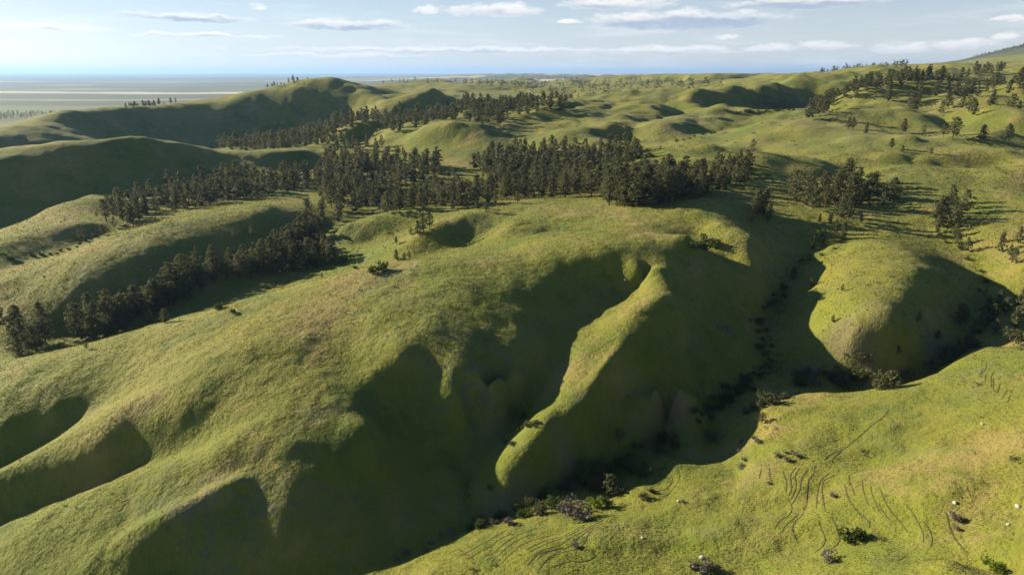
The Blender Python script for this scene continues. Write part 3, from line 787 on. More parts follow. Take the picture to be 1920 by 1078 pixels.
# ---- pines one can single out -------------------------------------------------
SINGLE = [
 (1428,793,20,"small dark pine alone on the sunlit meadow above the creek bend",1.5),
 (1722,603,17,"slim small pine on the shaded flank of the right dome",1.0),
 (1758,636,15,"pale little pine low on the shaded flank of the right dome, above the creek",1.3),
 (1684,664,13,"little pine at the foot of the right dome beside the bare bank",1.0),
 (1521,538,17,"small pine on the sunlit left flank of the right dome",1.3),
 (1579,547,13,"thin little pine in the middle of the right dome's sunlit flank",0.9),
 (1561,605,14,"small pine casting a long shadow low on the sunlit dome",1.0),
 (1487,526,22,"small leafy pine in the shaded creek fork left of the right dome",1.2),
 (1524,468,24,"left of two small pines at the head of the gully behind the right dome",0.9),
 (1540,462,30,"right of two small pines at the head of the gully behind the right dome",0.9),
 (1566,440,26,"small pine at the upper left foot of the right dome",0.9),
 (1580,450,30,"pine in front at the upper left foot of the right dome",1.0),
 (1409,418,32,"front left pine of the small clump above the thicket gully",1.0),
 (1418,402,42,"tall left pine of the small clump above the thicket gully",1.1),
 (1432,404,46,"tallest middle pine of the small clump above the thicket gully",1.2),
 (1440,418,34,"right pine of the small clump above the thicket gully",0.9),
 (1576,415,44,"tall pine standing alone between the gully head and the shaded slope",1.0),
 (1590,412,36,"shorter pine touching the tall lone pine near the gully head",1.0),
 (1536,418,16,"small pine left of the tall pine near the gully head",1.0),
 (1556,420,20,"small rounded pine just left of the tall pine near the gully head",1.2),
 (1614,418,15,"small pine right of the tall pine near the gully head",1.0),
 (1629,396,14,"tiny pine on the slope right of the gully head",1.0),
 (1411,286,22,"lone dark pine with a long shadow high on the sunlit right slope",1.2),
 (1399,310,26,"lone pine just below the highest lone pine on the sunlit right slope",1.1),
 (1590,242,18,"left of two pines close together on the sunlit hillside",1.1),
 (1599,244,20,"right of two pines close together on the sunlit hillside",1.0),
 (1623,251,18,"pine a little right of the close pair on the sunlit hillside",1.1),
 (1694,249,21,"stout pine standing alone on the crest of the hillside bench",1.3),
 (1730,256,17,"small pine right of the stout pine on the hillside bench",1.0),
 (1768,258,20,"pine at the left side of the tall dark pine on the bench",1.0),
 (1786,262,33,"tallest dark pine on the right hillside bench",1.3),
 (1842,262,22,"round pine near the right end of the hillside bench",1.4),
 (1889,264,24,"rightmost pine on the hillside bench at the photo's edge",1.3),
 (1671,281,18,"small pine below the hillside bench, above the round hollow",1.1),
 (1692,286,11,"tiny pine below the hillside bench beside another small pine",1.3),
 (1746,290,10,"tiny lone pine above the shaded round hollow",1.2),
 (743,459,15,"little pine alone on the sunlit knoll spur in the plateau bowls",1.0),
 (783,440,26,"left pine of the three on top of the plateau knoll",1.2),
 (794,436,34,"tallest pine of the three on top of the plateau knoll",1.1),
 (806,430,32,"right pine of the three on top of the plateau knoll",1.1),
 (771,441,14,"low bushy pine at the left foot of the knoll's three pines",1.6),
 (743,487,19,"left of three small pines just behind the long sunlit crest",1.2),
 (758,487,13,"middle of three small pines just behind the long sunlit crest",1.1),
 (768,486,15,"right of three small pines just behind the long sunlit crest",1.0),
 (604,522,11,"tiny pine by the left end of the sunlit crest",1.0),
 (440,447,20,"lone round pine on the shaded slope below the left sunlit spur",1.2),
 (473,441,19,"lone pine near the upper end of the left shaded slope",1.1),
 (369,480,18,"lone little pine on the shaded slope left of the pine strip",1.2),
 (153,452,26,"lone tree in shade left of the left sunlit spur",1.0),
 (193,440,16,"small pine at the tip of the left sunlit spur",1.3),
 (182,408,10,"tiny pine left of the left forest edge",1.2),
 (163,655,14,"tiny pine with a round shadow on the sunlit ridge, lower left",1.0),
 (310,605,24,"round dark juniper by itself on the sunlit edge of the lower pine strip",1.5),
 (281,606,22,"left round juniper on the sunlit edge of the lower pine strip",1.3),
 (912,397,20,"dark pine on the sunlit back edge of the plateau",1.2),
 (929,385,20,"slim pine behind the dark pine on the plateau's back edge",0.9),
 (894,393,19,"small pine left of the dark pine on the plateau's back edge",1.2),
 (970,382,23,"pine with a long shadow right along the plateau's back edge",1.1),
 (1001,372,14,"small pine near the middle of the plateau's back edge",1.0),
 (815,335,17,"left lone pine in the sunlit forest glade",1.1),
 (842,333,13,"right lone pine at the top of the sunlit forest glade",1.2),
 (1238,282,9,"small lone pine above the green draw on the right slope",1.2),
 (1213,320,19,"lone pine in front of the sunlit mid slope",1.1),
 (1241,318,14,"small pine in front of the sunlit mid slope",1.1),
 (1559,195,24,"tall pine at the left end of the hillside pine ridge",1.0),
 (1665,190,26,"tall pine in the middle of the open hillside",1.0),
 (1722,195,18,"pine alone in the shaded hollow of the hillside",1.0),
 (1777,205,22,"broad pine in the hillside's lower row",1.3),
 (1815,210,24,"broad pine right in the hillside's lower row",1.3),
]
for s_ in SINGLE:
    pine_at(s_[0], s_[1], s_[2], s_[3], None, s_[4])

# ---- pines in stands: scattered over the ground that a stand covers in the photograph
def inside(poly, u, v):
    c = np.zeros(u.shape, bool); q = len(poly)
    for i in range(q):
        (x0, y0), (x1, y1) = poly[i], poly[(i + 1) % q]
        cond = ((y0 > v) != (y1 > v))
        c ^= cond & (u < (x1 - x0) * (v - y0) / ((y1 - y0) + 1e-9) + x0)
    return c
def project(x, y, z):
    zz = z - CAMZ
    d = y * CP - zz * SP
    return W / 2 + F * x / d, H / 2 - F * (y * SP + zz * CP) / d
def visible(x, y, z):                        # sight line clears the ground
    t = np.linspace(0.15, 0.97, 60)
    return bool(np.all(CAMZ + (z - CAMZ) * t >= ground(x * t, y * t) - 0.6))
def scatter(poly, spacing, fmin, fmax, rs, clump=0.0, maxn=600, holes=()):
    us = [p[0] for p in poly]
    lo, hi = (min(us) - W / 2) / F * 1.06, (max(us) - W / 2) / F * 1.06
    n_ = 60000
    f_ = np.exp(rs.uniform(math.log(fmin), math.log(fmax), n_))
    keep = rs.uniform(0, 1, n_) < (f_ / fmax) ** 1.0
    x = f_ * rs.uniform(lo, hi, n_); y = f_
    x, y = x[keep], y[keep]
    z = ground(x, y)
    u, v = project(x, y, z)
    ok = inside(poly, u, v)
    for h in holes: ok &= ~inside(h, u, v)
    if clump: ok &= (fbm(x, y, 35.0, 2) + rs.uniform(-.2, .2, len(x))) > clump
    x, y = x[ok], y[ok]
    cell, out = {}, []
    for a, b in zip(x, y):
        i, j = int(a // spacing), int(b // spacing)
        if any((a - c[0]) ** 2 + (b - c[1]) ** 2 < spacing * spacing for di in (-1, 0, 1) for dj in (-1, 0, 1) for c in cell.get((i + di, j + dj), ())):
            continue
        cell.setdefault((i, j), []).append((a, b)); out.append((a, b))
        if len(out) >= maxn: break
    return out

STANDS = [
 # polygon of the trees' feet, spacing m, forward range m, height range m, label, group
 ([(1128,382),(1180,392),(1240,388),(1262,378),(1250,360),(1200,362),(1130,368)], 4.6, 290, 380, (13, 20), "in the dark clump on the plateau's right end", "pines of the plateau clump"),
 ([(1262,372),(1310,374),(1340,362),(1395,350),(1405,325),(1385,312),(1340,320),(1290,330),(1240,335),(1215,345)], 6.2, 300, 460, (9, 15), "in the open stand right of the plateau clump", "pines of the open stand"),
 ([(130,645),(190,640),(250,605),(290,590),(330,568),(300,548),(240,585),(180,600),(130,620)], 5.0, 240, 330, (10, 16), "in the nearest clump of the left pine strip", "pines of the near strip clump"),
 ([(290,590),(380,552),(400,530),(340,528),(290,556)], 4.8, 250, 330, (11, 17), "in the second clump of the left pine strip", "pines of the second strip clump"),
 ([(400,536),(480,522),(540,512),(600,502),(640,493),(600,472),(585,440),(560,445),(500,478),(400,512)], 4.6, 270, 360, (10, 16), "in the upper stretch of the left pine strip", "pines of the upper strip"),
 ([(0,615),(0,690),(40,680),(100,640),(90,612),(50,600)], 6.5, 220, 330, (8, 13), "in the shaded hollow at the left edge", "trees of the lower left hollow"),
 ([(190,440),(260,415),(330,398),(420,380),(500,368),(580,355),(600,330),(560,322),(470,328),(400,338),(330,350),(250,375),(200,400)], 7.6, 340, 520, (11, 16), "in the forest behind the left spur", "pines behind the left spur"),
 ([(560,470),(600,440),(640,412),(720,400),(850,394),(760,378),(730,362),(800,340),(830,328),(820,312),(700,308),(620,306),(590,335),(600,360),(590,400),(560,430)], 7.2, 320, 600, (9, 17), "in the forest left of the glade", "pines of the middle forest"),
 ([(850,393),(900,386),(1010,373),(1100,370),(1200,372),(1290,350),(1240,333),(1130,336),(1080,328),(960,318),(880,318),(925,345),(900,364),(800,382)], 7.2, 330, 560, (9, 17), "in the forest right of the glade", "pines behind the plateau"),
 ([(880,318),(960,320),(1100,322),(1190,306),(1195,288),(1150,278),(1100,288),(1000,286),(920,292)], 6.8, 420, 640, (10, 15), "at the middle forest's far right edge", "pines at the far right forest edge"),
 ([(385,276),(450,287),(560,287),(620,292),(680,270),(600,262),(640,250),(700,232),(745,252),(860,238),(920,248),(960,224),(1070,212),(1075,198),(960,194),(880,190),(800,206),(700,214),(620,230),(520,244),(450,258)], 8.5, 640, 1300, (11, 18), "in the forest valley below the high ridge", "pines of the far forest valley"),
 ([(600,292),(690,270),(745,278),(770,290),(700,306),(620,306)], 11.0, 520, 700, (9, 13), "among the mounds behind the forest", "pines among the mounds"),
 ([(1462,380),(1530,395),(1560,390),(1630,390),(1690,385),(1640,360),(1590,342),(1540,350),(1500,362),(1470,366)], 7.0, 280, 420, (10, 17), "in the shaded draw behind the right dome", "pines of the shaded draw"),
 ([(1725,445),(1745,440),(1790,430),(1812,402),(1790,378),(1760,385),(1740,410)], 5.2, 250, 340, (9, 14), "in the ravine clump right of the dome", "pines of the right ravine"),
 ([(1762,470),(1812,474),(1830,455),(1790,445)], 6.0, 220, 300, (6, 9), "at the lower end of the right ravine clump", "small pines of the right ravine"),
 ([(1790,620),(1835,632),(1900,620),(1960,590),(1960,560),(1900,570),(1850,585),(1800,590)], 5.0, 150, 260, (6, 10), "by the creek at the right edge", "pines by the creek at the right"),
 ([(1840,490),(1900,495),(1960,480),(1960,455),(1880,455)], 5.5, 200, 300, (6, 9), "on the slope at the right edge", "pines on the right edge slope"),
 ([(1470,240),(1520,228),(1560,205),(1600,190),(1640,174),(1720,160),(1800,155),(1815,146),(1720,148),(1640,160),(1590,178),(1540,200),(1490,226)], 9.0, 520, 900, (12, 17), "in the long row along the hillside ridge", "pines of the hillside ridge"),
 ([(1640,185),(1720,168),(1920,160),(1920,225),(1800,222),(1700,205)], 17.0, 520, 900, (10, 15), "scattered on the open upper right hillside", "pines scattered on the hillside"),
 ([(1820,160),(1920,150),(1920,180),(1840,185)], 10.0, 520, 900, (11, 15), "in the dark clump at the upper right edge", "pines of the upper right clump"),
 ([(1740,140),(1880,128),(1885,136),(1750,150)], 16.0, 700, 1200, (10, 14), "on the skyline meadow at the upper right", "pines on the skyline meadow"),
 ([(230,206),(300,190),(400,170),(530,154),(612,150),(615,158),(530,162),(400,180),(300,198),(240,212)], 15.0, 850, 1300, (7, 11), "on the crest of the high left ridge", "pines on the high left ridge"),
]
rs0 = np.random.RandomState(5)
GLADE = [(735,376),(790,352),(850,335),(905,334),(880,360),(780,378)]
cand = []
for si, (poly, sp_, f0, f1, hr, lab, grp) in enumerate(STANDS):
    for (x, y) in scatter(poly, sp_, f0, f1, rs0, clump=(-0.13 if si in (6, 7, 8, 10) else 0.0), maxn=900, holes=(GLADE,)):
        if any((x - a) ** 2 + (y - b) ** 2 < 9 for a, b in OCC): continue
        h = rs0.uniform(*hr) * (0.95 if rs0.rand() > 0.28 else rs0.uniform(0.45, 0.75))
        z = ground1(x, y)
        size = h / math.sqrt(x * x + y * y)
        vis = visible(x, y, z + 0.8 * h)
        cand.append((size if vis else size * 0.05, x, y, h, lab, grp, vis))
cand.sort(key=lambda c: -c[0])
N_THINGS = 300 - len(SINGLE)
ORD = ["first", "second", "third", "fourth", "fifth", "sixth", "seventh", "eighth", "ninth", "tenth", "eleventh", "twelfth", "thirteenth", "fourteenth", "fifteenth", "sixteenth"]
def sort_labels(items):                      # (x, y, h, label, group) -> labels that place each one in its stand
    by = {}
    for it in items: by.setdefault(it[4], []).append(it)
    out = []
    for grp, L in by.items():
        L = sorted(L, key=lambda c: project(c[0], c[1], ground1(c[0], c[1]))[0])
        m_ = len(L)
        dist = sorted(math.hypot(c[0], c[1]) for c in L)
        for i, (x, y, h, lab, g_) in enumerate(L):
            if m_ == 1:
                l2 = "pine " + lab
            elif m_ <= 16:
                l2 = "%s pine from the left %s" % (ORD[i], lab)
            else:
                fifth = ("far left", "left", "middle", "right", "far right")[min(4, i * 5 // m_)]
                row = "front" if math.hypot(x, y) < dist[m_ // 3] else ("middle" if math.hypot(x, y) < dist[2 * m_ // 3] else "back")
                big = "tall" if h > 14 else ("short" if h < 10 else "mid-sized")
                l2 = "%s %s-row pine, %s part, %s" % (big, row, fifth, lab)
            out.append((x, y, h, l2, g_))
    return out
for x, y, h, lab, grp in sort_labels([c[1:6] for c in cand[:N_THINGS]]):
    place_pine(x, y, h * 0.93, lab, grp, random.uniform(0.95, 1.5))
rest = cand[N_THINGS:]
# the remaining, smaller-looking pines: one mass of real low-detail trees
V, Fc, off = [], [], 0
trunk8 = ([], []); tube(trunk8[0], trunk8[1], (0, 0, -0.05), (0, 0, 0.5), 0.02, 0.01, 3)
TINY = [pine_parts(91 + k, nb=7, per_branch=2, per=3, tuft=4.6, wide=.24, ragged=.4, bare=.12)[1] for k in range(3)]
FAR_STANDS = [([(660,152),(760,168),(900,172),(1060,168),(1200,160),(1350,152),(1350,145),(1200,146),(1060,144),(900,146),(760,150)], 42.0, 1700, 7000, -0.02), ([(880,160),(1060,185),(1300,180),(1360,160),(1300,150),(1000,155)], 40.0, 1200, 3500, 0.06), ([(860,148),(960,150),(1150,150),(1230,150),(1230,143),(1060,141),(860,142)], 60.0, 7000, 12500, -0.1), ([(1700,128),(1800,112),(1920,90),(1920,60),(1800,95),(1700,116)], 38.0, 3600, 5600, 0.0), ([(0,225),(200,205),(280,196),(280,180),(100,205),(0,215)], 26.0, 1100, 2800, 0.02), ([(1480,142),(1520,132),(1700,122),(1700,128),(1540,140)], 24.0, 1500, 2400, 0.05)]
tiny = []
for poly, sp_, f0, f1, cl in FAR_STANDS:
    tiny += scatter(poly, sp_, f0, f1, rs0, clump=cl, maxn=420)
for i, (x, y) in enumerate(tiny):
    v, f = TINY[i % 3]; h = rs0.uniform(9, 15); wv = h * 1.3
    q = np.empty_like(v); q[:, 0] = v[:, 0] * wv + x; q[:, 1] = v[:, 1] * wv + y; q[:, 2] = v[:, 2] * h + ground1(x, y) - 0.3
    V.append(q); Fc.append(f + off); off += len(q)
for i, (size, x, y, h, lab, grp, vis) in enumerate(rest):
    v, f = LOW[i % 4]
    a = rs0.uniform(0, 6.28); wv = rs0.uniform(0.95, 1.45) * h
    ca_, sa_ = math.cos(a), math.sin(a)
    q = np.empty_like(v)
    q[:, 0] = (v[:, 0] * ca_ - v[:, 1] * sa_) * wv + x; q[:, 1] = (v[:, 0] * sa_ + v[:, 1] * ca_) * wv + y; q[:, 2] = v[:, 2] * h + ground1(x, y) - 0.1
    V.append(q); Fc.append(f + off); off += len(q)
if V:
    me = bpy.data.meshes.new("pine_forest")
    V = np.concatenate(V).astype(np.float32); Fc = np.concatenate(Fc).astype(np.int32)
    me.vertices.add(len(V)); me.vertices.foreach_set("co", V.ravel())
    me.loops.add(Fc.size); me.loops.foreach_set("vertex_index", Fc.ravel())
    me.polygons.add(len(Fc)); me.polygons.foreach_set("loop_start", np.arange(0, Fc.size, 3, dtype=np.int32)); me.polygons.foreach_set("loop_total", np.full(len(Fc), 3, np.int32))
    me.update(calc_edges=True); me.materials.append(M_needle_far)
    fo = bpy.data.objects.new("pine_forest", me); link(fo)
    fo["kind"] = "stuff"; fo["label"] = "dark mass of far pines filling the forested valleys"; fo["category"] = "forest"
print("PINES", len(SINGLE), len(cand), "rest", len(rest), "visible", sum(c[6] for c in cand))

# ------------------------------------------------------------------ shrubs, sage, stones and paths
def bush_at(u, v, px, label, kinds, name="shrub", group=None, tall=1.0):
    p = drop(u, v)
    if p is None: return
    OCC.append(p)
    return place_bush(p[0], p[1], px_size(p[0], p[1], px), label, kinds, name, group, tall)

# lone broadleaf trees
def leafy_at(u, v, px, label, mat, seed, wid=1.0):
    p = drop(u, v); h = px_size(p[0], p[1], px)
    tr, cr = leafy_parts(seed)
    t = thing("leafy_tree", label, "tree", (p[0], p[1], ground1(*p) - 0.05), (h * wid, h * wid, h))
    part("trunk", mesh_from("trunk", tr[0], tr[1], M_bark), t); part("crown", mesh_from("crown", cr[0], cr[1].tolist(), mat), t)
leafy_at(962, 788, 36, "bright green round leafy tree alone in the gully below the lit spur", M_leafbright, 5, 1.0)
leafy_at(1161, 832, 34, "pale thin leafy tree standing in the shade above the creek", M_leafolive, 6, 0.7)
leafy_at(1121, 890, 44, "bright leafy tree among the dark thicket by the creek", M_leafgreen, 8, 1.1)
leafy_at(295, 556, 20, "bright green leafy tree among the dark pines of the lower strip", M_leafbright, 9, 1.1)

NEAR = [
 (985,966,32,"green shrub at the lower left end of the creek thicket",B_GREEN),(1012,962,34,"olive shrub second from the lower end of the creek thicket",B_OLIVE),
 (1040,952,48,"wide green shrub in the lower creek thicket",B_GREEN),(1082,975,56,"large leafless purple-grey shrub on the creek bank",B_TWIG),
 (1062,962,30,"small leafless grey shrub left of the large leafless one on the bank",B_TWIG),(1110,955,42,"bright green shrub right of the large leafless one",B_BRIGHT),
 (1137,950,30,"round green shrub at the sunlit end of the creek thicket",B_GREEN),(1150,925,52,"broad olive shrub above the bright green one on the creek bank",B_OLIVE),
 (1120,918,44,"olive shrub in the middle of the lower creek thicket",B_OLIVE),(1095,900,60,"dark green thicket shrub in the shade of the creek",B_GREEN),
 (1182,890,46,"left of two tall green shrubs at the bend of the bank",B_GREEN),(1202,892,44,"right of two tall green shrubs at the bend of the bank",B_GREEN),
 (1168,878,44,"dark shrub behind the two tall green shrubs at the bank",B_GREEN),(1262,838,50,"large grey-olive shrub on the brink where the creek narrows",B_OLIVE),
 (1240,826,34,"smaller shrub left behind the grey-olive shrub on the brink",B_GREEN),(1332,824,36,"olive shrub at the mouth of the little draw",B_OLIVE),
 (1440,758,50,"largest shrub of the sunlit olive row beside the creek",B_OLIVE),(1462,748,38,"right end shrub of the sunlit olive row beside the creek",B_OLIVE),
 (1415,768,40,"middle shrub of the sunlit olive row beside the creek",B_OLIVE),(1394,776,30,"left shrub of the sunlit olive row beside the creek",B_OLIVE),
 (955,982,30,"leafless grey shrub half in shade at the lower creek",B_TWIG),(925,982,22,"small leafless shrub in shade at the lower creek",B_TWIG),
 (1655,727,66,"big dark rounded juniper with a long shadow on the creek bank",B_OLIVE),(1610,712,44,"round green shrub on the creek bank left of the big juniper",B_GREEN),
 (1575,724,40,"grey-olive shrub left of the big juniper on the bank",B_OLIVE),(1535,722,48,"pale grey shrub mound at the creek fork",B_SAGE),(1500,722,50,"green shrub at the creek fork's sunlit edge",B_GREEN),
 (1612,676,36,"dark round shrub on the bare bank of the right dome",B_OLIVE),(1700,712,46,"olive shrub right of the big juniper on the bank",B_OLIVE),
 (1745,700,44,"grey-olive shrub in the row along the right creek",B_SAGE),(1770,683,40,"olive shrub in the row along the right creek",B_OLIVE),
 (1796,668,46,"large shrub in the row along the right creek",B_OLIVE),(1820,655,44,"shrub near the upper end of the right creek row",B_OLIVE),
 (1900,640,44,"dark shrub with a pale skirt near the right edge",B_OLIVE),(1915,655,30,"pale grey shrub at the right edge meadow",B_SAGE),
 (1590,1012,50,"low dark green shrub patch in the lower right meadow",B_GREEN),(1608,1010,34,"smaller half of the low dark shrub patch in the lower right meadow",B_GREEN),
 (1653,1010,24,"small low shrub right of the dark green patch",B_DARKLOW),(1556,1052,34,"grey shrub near the bottom of the right meadow",B_TWIG),
 (1318,1066,46,"leafless grey shrub with a white stone at the bottom edge",B_TWIG),(1343,1070,26,"dark shrub right of the leafless one at the bottom edge",B_OLIVE),(1300,1064,26,"small shrub left of the leafless one at the bottom edge",B_OLIVE),
 (1790,976,28,"round purple-grey bush alone on the right meadow",B_TWIG),(1796,994,16,"small purple-grey bush below the round one on the right meadow",B_TWIG),
 (1477,866,20,"purple-grey bush, front one of the five on the small rise",B_TWIG),(1496,856,18,"purple-grey bush, right one of the five on the small rise",B_TWIG),(1457,856,16,"dark bush, left one of the five on the small rise",B_TWIG),(1475,851,12,"tiny bush, rear one of the five on the small rise",B_TWIG),(1484,848,10,"smallest bush of the five on the small rise",B_TWIG),
 (1422,829,20,"purple-grey bush, larger of two beside the little pine's meadow",B_TWIG),(1412,822,13,"smaller purple-grey bush behind its larger neighbour",B_TWIG),(1389,829,14,"grey bush left of the two purple-grey ones",B_TWIG),(1384,847,11,"small dark bush above the head of the draw",B_TWIG),(1397,863,14,"dark bush at the head of the draw",B_TWIG),(1388,877,18,"low grey bush at the bottom of the draw",B_TWIG),
 (1455,804,15,"low dark bush left below the lone small pine",B_DARKLOW),(1438,803,14,"low bush directly below the lone small pine",B_DARKLOW),(1442,907,13,"small dark bush in the terraced hollow",B_TWIG),(1564,930,15,"purple-grey bush among the terraced trails",B_TWIG),
 (1620,848,30,"low green shrub line on the meadow rise",B_DARKLOW),(1080,1026,24,"leafless bush alone on the lower meadow",B_TWIG),(1170,948,16,"low bush on the sunlit meadow below the thicket",B_DARKLOW),(1207,935,22,"dark low shrub on the meadow bench below the bank",B_OLIVE),(1222,922,16,"small low shrub beside the dark one on the bench",B_OLIVE),(1280,942,12,"small grey bush on the meadow bench",B_TWIG),(928,1058,26,"low green bush near the bottom of the meadow",B_DARKLOW),(886,1070,26,"low dark bush at the bottom edge of the meadow",B_DARKLOW),(975,1040,14,"tiny low bush on the lower meadow",B_DARKLOW),
 (1862,1066,44,"bright green shrub at the bottom right corner",B_BRIGHT),(1900,862,30,"dark flat shrub patch near the right edge",B_DARKLOW),(1838,722,26,"flat dark shrub on the terraced bank at the right",B_DARKLOW),
 (917,915,16,"tiny yellow-green bush in shade beside the gully mouth",B_BRIGHT),(990,800,22,"dark low shrub beside the lone bright tree's spur",B_OLIVE),(1002,797,18,"small shrub right of the low one on the lit spur",B_OLIVE),(975,807,18,"small shrub in front on the lit spur",B_OLIVE),(946,832,14,"little dark shrub on the lower lit spur",B_OLIVE),(960,834,16,"dark shrub on the lower lit spur",B_OLIVE),(980,783,18,"shrub touching the lone bright tree",B_GREEN),
 (1302,466,40,"left part of the dark thicket in the plateau's end gully",B_GREEN),(1322,470,44,"front of the dark thicket in the plateau's end gully",B_GREEN),(1338,464,36,"right part of the dark thicket in the plateau's end gully",B_GREEN),(1316,456,40,"back of the dark thicket in the plateau's end gully",B_GREEN),
 (718,508,34,"dark juniper mat on the crest's sunlit shoulder",B_GREEN),(700,513,24,"left end of the juniper mat on the crest's shoulder",B_GREEN),(664,504,12,"green shrub on the crest's left end",B_BRIGHT),
 (618,496,26,"bright shrub in the sunlit hollow behind the crest",B_BRIGHT),(640,494,26,"dark round shrub in the sunlit hollow behind the crest",B_GREEN),(600,500,22,"left bright shrub in the sunlit hollow behind the crest",B_BRIGHT),(410,579,22,"dark shrub with a long shadow on the left slope",B_GREEN),(438,588,14,"small dark shrub on the left slope",B_GREEN),
]
for q in NEAR:
    bush_at(q[0], q[1], q[2] * (1.1 if q[0] < 1260 and q[1] < 980 else 0.85), q[3], q[4], tall=1.05 if q[4] is not B_DARKLOW else 0.8)

# thickets along the shaded creek beds and the green draws farther off
def along(pts, step_px, spread, size, kinds, label, group, jit=1.0):
    rs = random.Random(len(label) * 31 + int(pts[0][0]))
    for (a, b) in zip(pts[:-1], pts[1:]):
        nn = max(1, int(math.hypot(b[0] - a[0], b[1] - a[1]) / step_px))
        for i in range(nn):
            t = (i + rs.random()) / nn
            u = a[0] + (b[0] - a[0]) * t + rs.gauss(0, spread); v = a[1] + (b[1] - a[1]) * t + rs.gauss(0, spread * 0.5)
            p = drop(u, v)
            if p is None or any((p[0] - c[0]) ** 2 + (p[1] - c[1]) ** 2 < 1.0 for c in OCC): continue
            OCC.append(p)
            w0 = rs.uniform(*size)
            q5 = ("far left", "left", "middle", "right", "far right")[min(4, max(0, int(5 * (u - min(p_[0] for p_ in pts)) / (max(p_[0] for p_ in pts) - min(p_[0] for p_ in pts) + 1))))]
            place_bush(p[0], p[1], w0, "%s %s, %s part" % ("large" if w0 > (size[0] + size[1]) / 2 else "small", label, q5), kinds, "shrub", group)
along([(1300,800),(1340,765),(1390,725),(1430,695)], 5, 12, (2.2, 4.8), B_GREEN + B_OLIVE, "dark shrub in the shaded thicket along the middle creek", "thicket of the middle creek")
along([(1440,690),(1432,640),(1428,600),(1450,560),(1475,530)], 8, 8, (2.2, 4.2), B_GREEN + B_OLIVE, "dark shrub in the shaded thicket of the creek's left fork", "thicket of the left fork")
along([(1480,700),(1560,705),(1640,708),(1720,695)], 8, 8, (1.6, 3.6), B_GREEN + B_OLIVE + B_TWIG, "shrub in the mixed thicket between the dome and the meadow", "thicket below the dome")
along([(1730,690),(1780,660),(1830,625),(1860,600)], 8, 6, (1.6, 3.2), B_OLIVE + B_GREEN, "shrub in the thicket of the right fork", "thicket of the right fork")
along([(870,985),(930,972),(1000,945),(1080,905),(1140,878),(1210,835)], 8, 10, (1.5, 3.6), B_GREEN + B_OLIVE, "dark shrub lining the lower creek below the lit spur", "shrubs of the lower creek")
along([(740,1045),(800,1022),(860,1000)], 12, 8, (1.0, 2.2), B_OLIVE + B_TWIG, "low dark shrub in the deep shade of the creek's end", "shrubs of the creek's end")
along([(1845,560),(1835,510),(1800,470),(1760,440)], 14, 7, (1.8, 3.2), B_OLIVE + B_GREEN, "dark shrub in the ravine right of the dome", "shrubs of the right ravine")
along([(1500,500),(1530,480),(1560,462)], 13, 6, (1.4, 2.6), B_OLIVE + B_GREEN, "dark shrub in the gully behind the dome", "shrubs of the gully behind the dome")
along([(1258,266),(1300,260),(1345,249)], 9, 3, (2.6, 4.6), B_BRIGHT + B_GREEN, "bright shrub in the green draw on the right slope", "shrubs of the green draw")
along([(1180,285),(1205,280),(1190,295),(1215,300)], 8, 6, (4.0, 7.0), B_GREEN, "dark leafy clump beside the forest's right end", "leafy clumps by the forest's right end")
along([(1375,212),(1440,210),(1490,206)], 9, 2, (4.0, 7.0), B_GREEN + B_BRIGHT, "green shrub at the foot of the far dark scarp", "shrubs below the far scarp")
along([(60,480),(100,476),(140,466),(185,440)], 9, 3, (2.0, 3.6), B_GREEN + B_OLIVE, "dark shrub in the shaded draw behind the left spur", "shrubs of the draw behind the left spur")
along([(0,480),(30,490)], 9, 6, (3.0, 4.6), B_BRIGHT + B_GREEN, "bright shrub patch at the left edge", "shrubs at the left edge")

